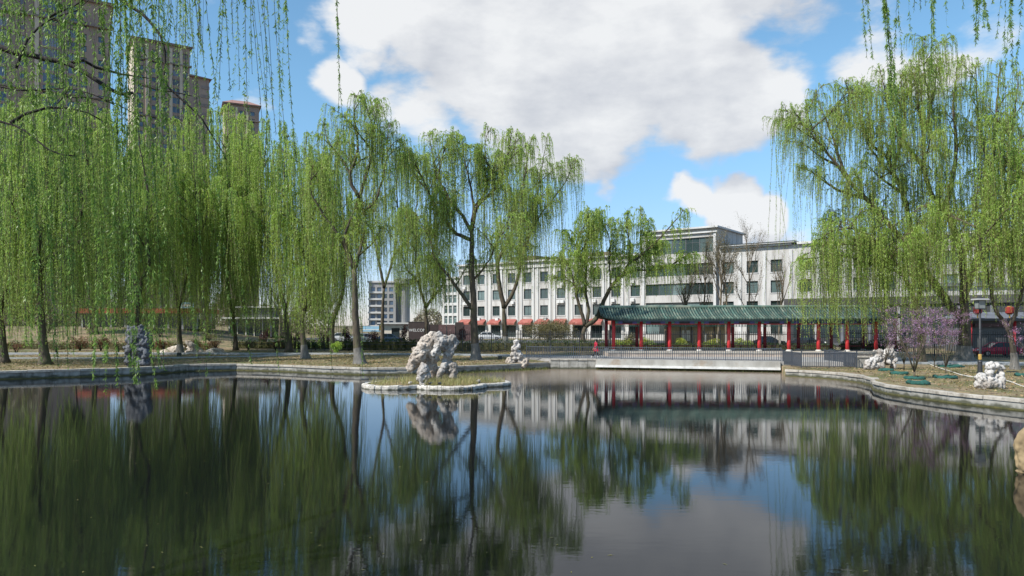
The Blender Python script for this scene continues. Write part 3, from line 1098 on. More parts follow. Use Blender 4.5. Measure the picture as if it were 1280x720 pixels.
v, f = [], []
full = prof + [(2 * dm - d, r) for d, r in prof[::-1][1:]]
for i in range(n + 1):
    x = xa + (xb - xa) * i / n
    for d, r in full:
        v.append(roof_pt(x, d, r))
    for d, r in full:
        p = roof_pt(x, d, r)
        v.append((p[0], p[1], p[2] - .14))
m_ = len(full)
for i in range(n):
    a, b = i * 2 * m_, (i + 1) * 2 * m_
    for k in range(m_ - 1):
        f.append((a + k, b + k, b + k + 1, a + k + 1))
        f.append((a + m_ + k + 1, b + m_ + k + 1, b + m_ + k, a + m_ + k))
    f.append((a, a + m_, b + m_, b))
    f.append((a + m_ - 1, b + m_ - 1, b + 2 * m_ - 1, a + 2 * m_ - 1))
for base in (0, n * 2 * m_):
    f.append(tuple(base + k for k in range(m_)) + tuple(base + 2 * m_ - 1 - k for k in range(m_)))
roof = MB().add(v, f).build('roof', M['tile_dark'], pav)
nr = 104
for i in range(nr):
    x = xa + .12 + (xb - xa - .24) * i / (nr - 1)
    pts = [Vector(roof_pt(x, d, r)) + Vector((0, -.02, .05)) for d, r in prof]
    pts[0].y -= .05
    MB().tube(pts, [.085, .08, .08, .08, .08], 5).build('tile_row', M['tile'], roof)
bk = MB()
for i in range(80):
    x = xa + .12 + (xb - xa - .24) * i / 79
    pts = [Vector(roof_pt(x, d, r)) + Vector((0, .02, .05)) for d, r in [(2 * dm - d, r) for d, r in prof]]
    bk.tube(pts, .075, 4)
setp(bk.build('tile_row', M['tile'], roof), kind='stuff')
rp = [Vector(roof_pt(xa + (xb - xa) * i / 30, dm, 1.2)) + Vector((0, 0, .16)) for i in range(31)]
MB().tube(rp, .15, 6).build('ridge', M['tile'], roof)
MB().box((xa + .05, pav_y(xa, dm), EZ + 1.5), (.22, .3, .5), taper=.5).build('ridge_finial', M['tile_dark'], roof)
for d, r in ((-OV + .1, .06), (2 * dm + OV - .1, .06)):
    MB().tube([roof_pt(xa, dm, 1.22), roof_pt(xa, (d + dm) / 2, .54), roof_pt(xa - .12, d, .12)], [.14, .13, .11], 6).build('hip_ridge', M['tile_dark'], roof)
# eave fascia with round tile ends
MB().hexa([(roof_pt(q, -OV, 0)[0], roof_pt(q, -OV + dd, 0)[1]) for q, dd in ((xa + 2.2, .05), (xb - 2.2, .05), (xb - 2.2, .12), (xa + 2.2, .12))], EZ - .24, EZ - .142).build('fascia', M['beam_dark'], roof)
ceil = MB().hexa(pquad(x0, x1 - .3, -.3, 3.5), BZ + .32, BZ + .36).build('ceiling', M['beam_dark'], pav)

#@@BUILDINGS
# ------------------------------------------------------------------ buildings
WIN = {}


def window_mesh(w, h, nx, ny, mf, fr=.07, dep=.08):
    key = (round(w, 2), round(h, 2), nx, ny, mf)
    if key in WIN:
        return WIN[key]
    mb = MB()
    mb.b2((-w / 2, 0, 0), (-w / 2 + fr, dep, h)).b2((w / 2 - fr, 0, 0), (w / 2, dep, h))
    mb.b2((-w / 2 + fr, 0, 0), (w / 2 - fr, dep, fr)).b2((-w / 2 + fr, 0, h - fr), (w / 2 - fr, dep, h))
    for i in range(1, nx):
        x = -w / 2 + w * i / nx
        mb.b2((x - fr * .4, .01, fr), (x + fr * .4, dep - .01, h - fr))
    for j in range(1, ny):
        z = h * (j / ny if ny != 2 else .68)
        mb.b2((-w / 2 + fr, .013, z - fr * .4), (w / 2 - fr, dep - .013, z + fr * .4))
    fm = mb.mesh('window', M[mf])
    pm = MB().b2((-w / 2 + .02, .05, .02), (w / 2 - .02, .064, h - .02)).mesh('pane', None)
    sm = MB().b2((-w / 2 - .12, -.33, -.14), (w / 2 + .12, -.001, -.004)).mesh('sill', M['facade_white'])
    panes = {}
    WIN[key] = (fm, pm, sm, panes)
    return WIN[key]


def add_window(parent, u, v, z, w, h, nx=2, ny=1, mf='frame_grey', glass='glass', sill=True, rz=0.0):
    fm, pm, sm, panes = window_mesh(w, h, nx, ny, mf)
    o = place('window', fm, parent, (u, v, z), (0, 0, rz))
    if glass not in panes:
        p2 = pm.copy()
        p2.materials.append(M[glass])
        panes[glass] = p2
    place('pane', panes[glass], o)
    if sill:
        place('sill', sm, o)
    return o


def wall_with_holes(u0, u1, z0, z1, holes, rev=.28):
    """a wall in the plane y=0 (seen from -y) with window openings that are rev deep"""
    us = sorted(set([u0, u1] + [h[0] for h in holes] + [h[1] for h in holes]))
    zs = sorted(set([z0, z1] + [h[2] for h in holes] + [h[3] for h in holes]))
    mb = MB()

    def hole_at(a, b):
        for h in holes:
            if h[0] - 1e-6 <= a and b <= h[1] + 1e-6:
                yield h
    for i in range(len(us) - 1):
        col = [h for h in holes if h[0] - 1e-6 <= us[i] and us[i + 1] <= h[1] + 1e-6]
        z = z0
        for h in sorted(col, key=lambda h: h[2]):
            mb.add([(us[i], 0, z), (us[i + 1], 0, z), (us[i + 1], 0, h[2]), (us[i], 0, h[2])], [(0, 1, 2, 3)])
            z = h[3]
        mb.add([(us[i], 0, z), (us[i + 1], 0, z), (us[i + 1], 0, z1), (us[i], 0, z1)], [(0, 1, 2, 3)])
    for a, b, c, d in holes:
        mb.add([(a, 0, c), (b, 0, c), (b, 0, d), (a, 0, d), (a, rev, c), (b, rev, c), (b, rev, d), (a, rev, d)],
               [(0, 1, 5, 4), (1, 2, 6, 5), (2, 3, 7, 6), (3, 0, 4, 7)])
    return mb


BE = Vector((.806, -.591))
BANG = math.atan2(BE.y, BE.x)
BO = Vector((9.7, 150))


def bu(px):
    k = (px - 640) / F
    return (150 * k - 9.7) / (.806 + .591 * k)


wb = thing('office_building', 'long white four-storey building with dark windows behind the pavilion', 'building', (BO.x, BO.y, 1.25), BANG, local=True)
zb = 0.0                         # local z 0 is world 1.25
ROWS = [(8.2 - 1.25 - 2.1, 2.1), (11.65 - 1.25 - 2.1, 2.1), (15.15 - 1.25 - 2.1, 2.1)]
WW = 1.95
# left wing
left_c = [-24.6 + 4.15 * i for i in range(11)]
holes = []
for c in left_c:
    for z, h in ROWS:
        holes.append((c - WW / 2, c + WW / 2, z, z + h))
    holes.append((c - 1.35, c + 1.35, .3, 2.75))
topL = 16.0
wall_with_holes(-26.8, 18.7, 0, topL, holes).build('wall', M['facade'], wb)
rr = random.Random(3)
for c in left_c:
    for z, h in ROWS:
        add_window(wb, c, .24, z, WW, h, 2, 1 if rr.random() < .6 else 2, 'frame_grey', 'glass_pale' if rr.random() < .28 else 'glass')
    add_window(wb, c, .24, .3, 2.7, 2.45, 3, 1, 'frame_grey', 'glass', False)
    aw = MB()
    aw.add([(c - 1.5, -.02, 4.15), (c + 1.5, -.02, 4.15), (c + 1.6, -1.25, 3.35), (c - 1.6, -1.25, 3.35), (c + 1.6, -1.25, 2.95), (c - 1.6, -1.25, 2.95),
            (c - 1.5, -.02, 4.1), (c + 1.5, -.02, 4.1), (c + 1.57, -1.2, 3.3), (c - 1.57, -1.2, 3.3)],
           [(3, 2, 1, 0), (3, 5, 4, 2), (6, 7, 8, 9), (0, 6, 9, 3), (1, 2, 8, 7)])
    aw.build('awning', M['awning'], wb)
for c in [left_c[0] - 2.07] + [c + 2.07 for c in left_c]:
    for s in (-.55, .55):
        x = c + s
        if -26.7 < x < 18.5:
            MB().b2((x - .22, -.18, 0), (x + .22, -.002, topL - 1.2)).build('pilaster', M['facade_white'], wb)
MB().b2((-26.9, -.55, topL), (18.75, 12, topL + .35)).build('cornice', M['facade_white'], wb)
MB().b2((-26.8, -.30, topL - 1.18), (18.72, -.003, topL - .9)).build('string_course', M['facade_white'], wb)
for (a, b, hh) in ((-14, -7, 1.5), (2.5, 10.5, 1.3)):
    MB().b2((a, 1.5, topL + .352), (b, 9, topL + hh)).build('roof_house', M['roof_brown'], wb)
MB().b2((-26.8, .35, 0), (18.7, 12, topL - .01)).build('back_wall', M['facade'], wb)
for k in range(16):
    c = rr.choice(left_c)
    z = rr.choice(ROWS)[0] - 1.0
    MB().bevbox((c + rr.choice((-.45, .45)), -.26, z + .3), (.8, .42, .58), .02).build('air_conditioner', M['frame_white'], wb)
# glazed stair bay at the left end
hb = [(-31.2 + i * 1.35, -30.2 + i * 1.35, .8 + j * 2.35, 2.6 + j * 2.35) for i in range(3) for j in range(5)]
wall_with_holes(-31.8, -27.0, 0, 13.4, hb).build('stair_bay_wall', M['facade_white'], wb)
for a, b, c, d in hb:
    add_window(wb, (a + b) / 2, .22, c, b - a, d - c, 1, 2, 'frame_white', 'glass_pale', False)
MB().b2((-31.8, .3, 0), (-27.0, 9, 13.3)).build('back_wall', M['facade'], wb)
MB().b2((-32.0, -.3, 13.4), (-26.9, 9.2, 13.75)).build('cornice', M['facade_white'], wb)
# taller middle block with ribbon windows
hm = []
for z, h in [(1.2, 2.0)] + ROWS + [(15.8, 2.7)]:
    hm.append((19.4, 32.4, z, z + h))
mid = MB()
for a, b, c, d in hm:
    pass
MBm = wall_with_holes(18.72, 33.0, 0, 20.0, hm)
for i in range(len(MBm.v)):
    x, y, z = MBm.v[i]
    MBm.v[i] = (x, y - .6, z)
MBm.build('middle_wall', M['facade'], wb)
for a, b, c, d in hm:
    nseg = 5
    for k in range(nseg):
        w = (b - a) / nseg
        add_window(wb, a + w * (k + .5), -.36, c, w - .02, d - c, 2, 2 if d - c > 2.5 else 1, 'frame_grey', ('glass', 'glass_pale', 'glass')[(k + int(c)) % 3], False)
for x in (18.72, 32.52):
    MB().b2((x, -.78, 0), (x + .46, -.602, 19.2)).build('pilaster', M['facade_white'], wb)
MB().b2((18.72, -.3, 0), (33.0, 13, 19.98)).build('back_wall', M['facade'], wb)
MB().b2((18.2, -1.35, 20.0), (33.5, 13.5, 20.3)).build('cornice', M['facade_white'], wb)
MB().b2((18.45, -1.0, 19.2), (33.25, -.602, 19.45)).build('string_course', M['facade_white'], wb)
MB().add([(18.6, -.9, 20.3), (33.1, -.9, 20.3), (33.1, 13, 20.3), (18.6, 13, 20.3), (23, 6, 21.0), (30, 6, 21.0)],
         [(0, 1, 5, 4), (1, 2, 5), (2, 3, 4, 5), (3, 0, 4), (3, 2, 1, 0)]).build('roof', M['roof_brown'], wb)
# right wings
right_c = [34.9, 39.1, 43.2] + [47.9 + 4.12 * i for i in range(8)]
holes = []
for c in right_c:
    for z, h in [(1.35, 2.1)] + ROWS:
        holes.append((c - WW / 2, c + WW / 2, z, z + h))
wall_with_holes(33.0, 79, 0, 16.2, holes).build('wall', M['facade'], wb)
for c in right_c:
    for z, h in [(1.35, 2.1)] + ROWS:
        add_window(wb, c, .24, z, WW, h, 2, 1 if rr.random() < .6 else 2, 'frame_grey', 'glass_pale' if rr.random() < .3 else 'glass')
for a, b in zip(right_c[:-1], right_c[1:]):
    x = (a + b) / 2
    MB().b2((x - .28, -.16, 0), (x + .28, -.002, 15.4)).build('pilaster', M['facade_white'], wb)
MB().b2((33.0, .35, 0), (79, 13, 16.19)).build('back_wall', M['facade'], wb)
MB().b2((33.52, -.5, 16.2), (45.7, 12, 16.55)).build('cornice', M['facade_white'], wb)
MB().b2((33.4, -.95, 16.55), (46.3, 12.4, 16.8)).build('cornice', M['facade_white'], wb)
MB().add([(33.2, -1.1, 16.8), (46.5, -1.1, 16.8), (46.5, 12.5, 16.8), (33.2, 12.5, 16.8), (34, 6, 17.5), (44.6, 6, 17.5)],
         [(0, 1, 5, 4), (1, 2, 5), (2, 3, 4, 5), (3, 0, 4), (3, 2, 1, 0)]).build('roof', M['roof_grey'], wb)
MB().b2((46.6, -.55, 16.2), (79.5, 12, 16.6)).build('cornice', M['facade_white'], wb)
# dark one-storey annex in front of the right wing
an = thing('annex_building', 'low dark grey flat-roofed annex in front of the white building, right of the pavilion', 'building', (49.5, 112, 1.2), BANG, local=True)
MB().b2((-7.6, 0, 0), (24, 6, 5.9)).build('wall', M['iron'], an)
MB().b2((-8, -.4, 5.9), (24.4, 6.3, 7.0)).build('parapet', M['annex'], an)
for i in range(1, 9):
    MB().b2((-10.4 + i * 3.8, -.06, 1.0), (-7.6 + i * 3.8, -.003, 4.3)).build('window', M['dark_glass'], an)
    MB().b2((-7.3 + i * 3.8, -.10, 0), (-6.9 + i * 3.8, -.004, 5.6)).build('pier', M['pale_conc'] if i in (1, 4) else M['roof_grey'], an)


def tower(label, px0, px1, ytop, D, pitch, rz, cols, zlow, roof_h=3.0, depth=18, sunlit_side=True, name='apartment_tower', mw='tower', topc='tower_trim'):
    xc = ((px0 + px1) / 2 - 640) / F * D
    th = math.atan((640 - (px0 + px1) / 2) / F)
    w = (px1 - px0) / F * D * math.cos(th) / math.cos(rz - th)
    h = CAMZ + (HOR - ytop) / F * D - 1.2
    t = thing(name, label, 'building', (xc, D, 1.2), rz, local=True)
    nfl = int((h - 1.5) / pitch)
    hs = []
    wins = []
    for j in range(nfl):
        z = h - 1.4 - (j + 1) * pitch + .7
        if z < zlow:
            break
        for (u, ww, hh) in cols:
            U = u * w / 2
            hs.append((U - ww / 2, U + ww / 2, z, z + hh))
            wins.append((U, ww, hh, z))
    wall_with_holes(-w / 2, w / 2, 0, h, hs, .3).build('wall', M[mw], t)
    for U, ww, hh, z in wins:
        add_window(t, U, .25, z, ww, hh, 2 if ww > 1.3 else 1, 1, 'frame_white' if ww > 2.4 else 'frame_grey', 'tower_glass', False)
    MB().b2((-w / 2, .36, 0), (w / 2, depth, h - .01)).build('body', M['tower_pale' if sunlit_side else mw], t)  # side walls paler than the front: sunlight painted into their colour
    ue = sorted(u for u, _, _ in cols)
    for a, b in zip(ue[:-1], ue[1:]):
        if b - a > .3:
            x = (a + b) / 2 * w / 2
            MB().b2((x - .45, -.55, 0), (x + .45, -.003, h - 1)).build('rib', M['tower_pale'], t)
    for z in (h, h - pitch * 2.05, h - pitch * 8.05):
        if z > zlow:
            MB().b2((-w / 2 - .5, -.8, z), (w / 2 + .5, depth + .4 if z == h else .355, z + .45)).build('cornice', M[topc], t)
    MB().add([(-w / 2 - .9, -1.2, h + .45), (w / 2 + .9, -1.2, h + .45), (w / 2 + .9, depth + .9, h + .45), (-w / 2 - .9, depth + .9, h + .45),
              (-w / 4, depth / 2, h + .45 + roof_h), (w / 4, depth / 2, h + .45 + roof_h)],
             [(0, 1, 5, 4), (1, 2, 5), (2, 3, 4, 5), (3, 0, 4), (3, 2, 1, 0)]).build('roof', M['tower_roof'], t)
    return t, w, h


tower('tall brown apartment tower at the upper left, highest of the towers', -70, 143, -12, 180, 3.0, R(31),
      [(-.86, 3.4, 2.4), (-.6, 1.2, 1.5), (-.36, 3.4, 2.4), (-.08, 1.2, 1.5), (.26, 3.6, 2.4), (.52, 2.2, 2.1), (.66, 1.3, 1.5), (.88, 1.2, 1.5)], 22)
tb, w_, h_ = tower('brown apartment tower with hipped red roof, between the tallest tower and the small far one', 168, 238, 55, 240, 3.0, R(33),
                   [(-.78, 1.8, 1.7), (-.3, 1.2, 1.4), (.1, 1.2, 1.4), (.5, 2.6, 2.0), (.84, 1.4, 1.8)], 30, 3.2)
wall_with_holes(w_ / 2 + .02, w_ / 2 + 6.0, 0, h_ - 9, []).build('side_wing_wall', M['tower'], tb)
MB().b2((w_ / 2 + .02, .02, 0), (w_ / 2 + 6.0, 14, h_ - 9.01)).build('side_wing', M['tower'], tb)
for j in range(12):
    MB().b2((w_ / 2 + 3.4, -.12, h_ - 12.4 - j * 3.0), (w_ / 2 + 6.1, -.005, h_ - 11.4 - j * 3.0)).build('balcony', M['tower_trim'], tb)
    add_window(tb, w_ / 2 + 1.8, -.02, h_ - 13.0 - j * 3.0, 1.3, 1.9, 1, 1, 'frame_grey', 'tower_glass', False)
MB().add([(w_ / 2 - .1, -1.0, h_ - 9), (w_ / 2 + 6.8, -1.0, h_ - 9), (w_ / 2 + 6.8, 14.5, h_ - 9), (w_ / 2 - .1, 14.5, h_ - 9),
          (w_ / 2 - .1, 7, h_ - 6.0), (w_ / 2 + 2.4, 7, h_ - 6.0)],
         [(0, 1, 5, 4), (1, 2, 5), (2, 3, 4, 5), (3, 2, 1, 0)]).build('side_roof', M['tower_roof'], tb)
tower('small far brown apartment tower with red roof just showing over the willows', 281, 324, 132, 300, 3.0, R(24),
      [(-.6, 1.8, 1.6), (0, 1.8, 1.6), (.6, 1.8, 1.6)], 62, 4.0)
# pale high-rise seen through the strands, left of the rock
hr = thing('high_rise', 'distant pale high-rise with a flat overhanging round top, seen through willow strands', 'building', (P(475, 400, 330).x, 330, 1.2), local=True)
hs = [(-4 + i * 2.7, -2.2 + i * 2.7, 3 + j * 3.0, 4.9 + j * 3.0) for i in range(4) for j in range(6)]
wall_with_holes(-5, 7, 0, 22, hs).build('wall', M['pale_conc'], hr)
for a, b, c, d in hs:
    add_window(hr, (a + b) / 2, .25, c, b - a, d - c, 1, 1, 'frame_grey', 'tower_glass', False)
MB().b2((-5, .4, 0), (7, 12, 21.99)).build('body', M['pale_conc'], hr)
MB().b2((-5.6, -.5, 22), (7.2, 12.5, 22.8)).build('cornice', M['facade_white'], hr)
MB().lathe((10.2, 4, 0), [(2.6, 0), (2.6, 21), (4.6, 21.6), (4.8, 23.6), (4.2, 24)], 20).build('round_stair', M['pale_conc'], hr, False)
for j in range(6):
    MB().b2((-5.2, -1.0, 2.2 + j * 3.0), (1.2, -.01, 3.0 + j * 3.0)).build('balcony', M['facade_white'], hr)

# low buildings beyond the lawn, left to right
kz = gh(-58, 110)
kk = thing('low_kiosk', 'low dark glazed park building with an orange-red roof edge on the left slope', 'building', (P(175, 400, 112).x, 112, kz - .3), R(3), local=True)
kw = 140 / F * 112
MB().b2((-kw / 2, 0, 0), (kw / 2, 8, 2.3)).build('wall', M['dark_glass'], kk)
for i in range(9):
    x = -kw / 2 + kw * i / 8
    MB().b2((x - .14, -.14, 0), (x + .14, -.003, 2.3)).build('post', M['pale_conc'], kk)
MB().b2((-kw / 2 - .5, -.9, 2.3), (kw / 2 + .5, 8.4, 2.42)).build('soffit', M['frame_grey'], kk)
MB().b2((-kw / 2 - .5, -1.0, 2.42), (kw / 2 + .5, 8.4, 3.15)).build('roof_edge', M['kiosk_red'], kk)
bs = thing('blue_sign', 'small blue and white sign above the orange roof edge', 'sign', (P(234, 397, 113).x, 113, kz + 2.6), local=True)
MB().b2((-1.0, -.05, .35), (1.0, .05, 1.25)).build('panel', M['banner'], bs)
MB().b2((-.8, -.07, .62), (.8, -.052, .95)).build('stripe', M['sign_white'], bs)
for s in (-.7, .7):
    MB().b2((s - .05, -.04, -.3), (s + .05, .04, .35)).build('leg', M['iron'], bs)

k2 = G(312, 425)
gk = thing('glass_kiosk', 'flat-roofed glass kiosk with white roof slabs behind the thin willow trunks', 'building', (P(318, 400, 118).x, 118, gh(-41, 118) - .1), local=True)
gw = 8.0
MB().b2((-gw / 2, 0, 0), (gw / 2, 6, 2.9)).build('wall', M['dark_glass'], gk)
for i in range(7):
    MB().b2((-gw / 2 + gw * i / 6 - .06, -.1, 0), (-gw / 2 + gw * i / 6 + .06, -.003, 2.9)).build('mullion', M['frame_white'], gk)
MB().b2((-gw / 2 - 1.0, -1.2, 2.9), (gw / 2 + .6, 6.3, 3.15)).build('roof_slab', M['whitelip'], gk)
MB().b2((-2.6, 1, 3.15), (2.6, 5, 4.7)).build('upper_wall', M['frame_grey'], gk)
MB().b2((-3.4, .4, 4.7), (3.2, 5.5, 4.95)).build('upper_roof', M['whitelip'], gk)

cw = thing('cream_gatehouse', 'small cream flat-roofed gatehouse with a dark doorway, left of the dark sign wall', 'building', (P(496, 415, 128).x, 128, gh(-20, 128)), local=True)
hs = [(-.9, .5, .05, 2.3), (2.2, 3.4, 1.0, 2.3)]
wall_with_holes(-2.8, 4.2, 0, 3.0, hs).build('wall', M['cream'], cw)
MB().b2((-2.8, .3, 0), (4.2, 4, 2.99)).build('body', M['frame_grey'], cw)
MB().b2((-3.3, -.6, 3.0), (4.5, 4.3, 3.25)).build('roof_slab', M['facade_white'], cw)
MB().b2((-.9, .12, .05), (.5, .18, 2.3)).build('door', M['dark_glass'], cw)
add_window(cw, 2.8, .2, 1.0, 1.2, 1.3, 2, 1, 'frame_white', 'glass', False)
ba = thing('banner', 'long pale blue and white banner left of the cream gatehouse', 'banner', (P(466, 403, 126).x, 126, gh(-22, 126)), local=True)
MB().b2((-1.7, -.03, 1.7), (1.9, .03, 2.6)).build('cloth', M['banner'], ba)
MB().b2((-1.7, -.045, 1.98), (1.9, -.031, 2.1)).build('white_band', M['sign_white'], ba)
for s in (-1.72, 1.92):
    MB().b2((s - .04, -.04, 0), (s + .04, .04, 2.7)).build('pole', M['iron'], ba)
yl = thing('yellow_flag', 'small yellow pennant on a pole beside the cream gatehouse', 'flag', (P(474, 420, 120).x, 120, gh(-21, 120)), local=True)
MB().b2((-.03, -.03, 0), (.03, .03, 2.9)).build('pole', M['iron'], yl)
MB().add([(.03, 0, 2.8), (.62, .02, 2.7), (.5, .03, 2.0), (.03, 0, 1.9), (.03, .02, 2.8), (.62, .04, 2.7), (.5, .05, 2.0), (.03, .02, 1.9)],
         [(0, 3, 2, 1), (4, 5, 6, 7), (0, 1, 5, 4), (1, 2, 6, 5), (2, 3, 7, 6)]).build('cloth', mat('yellow_cloth', (.75, .48, .05), .7), yl)

sw = thing('sign_wall', 'dark brown hoarding lettered WELCOME in white behind the slim willow', 'sign', (P(523, 415, 122).x, 122, gh(-15, 122)), local=True)
MB().b2((-1.65, 0, .1), (1.75, .14, 3.3)).build('board', M['board'], sw)
MB().b2((-1.72, -.03, 3.3), (1.82, .17, 3.38)).build('frame_rail', M['iron'], sw)
tcv = bpy.data.curves.new('lettering', 'FONT')
tcv.body = "WELCOME"
tcv.size = .66
tcv.align_x = 'CENTER'
tcv.extrude = .008
tcv.materials.append(M['sign_white'])
to = bpy.data.objects.new('lettering', tcv)
COL.objects.link(to)
to.parent = sw
to.location = (.02, -.012, 1.75)
to.rotation_euler = (R(90), 0, 0)
hb_ = thing('hoarding', 'row of faded red and brown street hoarding panels behind the rock', 'hoarding', (P(562, 415, 124).x, 124, gh(-10, 124)), local=True)
for i in range(5):
    MB().b2((-3.4 + i * 1.45, 0, .1), (-2.02 + i * 1.45, .1, 2.9 if i != 3 else 3.3)).build('panel', M['board_red' if i in (1, 2, 4) else 'board'], hb_)
    MB().b2((-3.44 + i * 1.45, -.05, 0), (-3.40 + i * 1.45, .16, 3.1)).build('post', M['iron'], hb_)
ok = thing('ochre_hut', 'ochre boarded hut with timber frame seen through the pavilion columns', 'building', (P(868, 420, 98).x, 98, gh(24, 98)), R(-4), local=True)
MB().b2((-3.4, 0, 0), (4.2, 4, 2.9)).build('wall', M['ochre'], ok)
MB().b2((-3.8, -.5, 2.9), (4.6, 4.5, 3.2)).build('roof', M['roof_brown'], ok)
for i in range(6):
    MB().b2((-3.4 + i * 1.48, -.07, 0), (-3.26 + i * 1.48, -.003, 2.9)).build('post', M['board'], ok)
for i in range(5):
    MB().b2((-3.1 + i * 1.48, -.05, .9), (-2.06 + i * 1.48, -.004, 2.3)).build('panel', M['olive_board'] if 'olive_board' in M else M['cream'] if i in (1,) else M['ochre'], ok)

# gate house with lattice, red post and lanterns at the right edge
gp = G(1232, 447)
gx, gy = P(1238, 430, 84).x, 84
gz = gh(gx, gy)
gt = thing('gate_house', 'dark-roofed Chinese gate house with lattice panel and red post behind the right fence', 'building', (gx, gy, gz), R(-8), local=True)
MB().b2((-3.1, .3, 0), (6, 4, 3.6)).build('wall', M['frame_grey'], gt)
MB().b2((-3.7, -.9, 3.6), (6.5, 4.6, 3.85)).build('roof', M['roof_grey'], gt)
MB().add([(-3.9, -1.1, 3.85), (6.6, -1.1, 3.85), (6.6, 4.8, 3.85), (-3.9, 4.8, 3.85), (-2.5, 1.8, 4.6), (5.4, 1.8, 4.6)],
         [(0, 1, 5, 4), (1, 2, 5), (2, 3, 4, 5), (3, 0, 4), (3, 2, 1, 0)]).build('roof_tiles', M['roof_grey'], gt)
la = MB()
for i in range(6):
    la.b2((-3.3 + i * .25, -.06, 2.5), (-3.25 + i * .25, -.01, 3.5))
for j in range(5):
    la.b2((-3.3, -.062, 2.5 + j * .24), (-2.0, -.008, 2.55 + j * .24))
la.build('lattice', M['cream'], gt)
MB().lathe((-2.2, -.3, 0), [(.15, 0), (.15, 3.55)], 10).build('column', M['red'], gt, True)
MB().lathe((2.4, -.3, 0), [(.15, 0), (.15, 3.55)], 10).build('column', M['red'], gt, True)
MB().b2((-1.7, -.1, 2.9), (2.1, -.002, 3.3)).build('name_board', M['board_red'], gt)
for i, (px, lab) in enumerate(((1222, 'red square lantern hanging beside the lattice, nearest the lamp post'), (1262, 'red square lantern hanging at the right end of the gate house eave'))):
    ln = thing('lantern', lab, 'lantern', (P(px, 388, 82.3).x, 82.3, P(px, 388, 82.3).z), group='red lanterns under the gate eave', local=True)
    MB().lathe((0, 0, -.42), [(.22, 0), (.42, .12), (.44, .4), (.42, .72), (.22, .84)], 8).build('body', M['lantern_red'], ln)
    MB().lathe((0, 0, .42), [(.24, 0), (.24, .06)], 8).lathe((0, 0, -.48), [(.24, 0), (.24, .06)], 8).build('trim', M['gold'], ln)
    MB().b2((-.012, -.012, .48), (.012, .012, .9)).build('cord', M['iron'], ln)
    MB().b2((-.05, -.05, -.85), (.05, .05, -.485)).build('tassel', M['gold'], ln)
fo = thing('white_outbuilding', 'white walled outbuilding with grey roof glimpsed beyond the right fence', 'building', (P(1255, 420, 104).x, 104, gh(70, 104)), R(-20), local=True)
MB().b2((-9, 0, 0), (16, 8, 8.5)).build('wall', M['facade'], fo)
MB().b2((-9.4, -.5, 8.5), (16.4, 8.5, 9.0)).build('roof', M['roof_grey'], fo)
for i in range(6):
    for j in range(2):
        add_window(fo, -7 + i * 3.6, -.09, 1.4 + j * 3.7, 1.8, 1.9, 2, 1, 'frame_grey', 'glass', False)

#@@TREES
# ------------------------------------------------------------------ willows
def fork(pts, f0):
    return pts


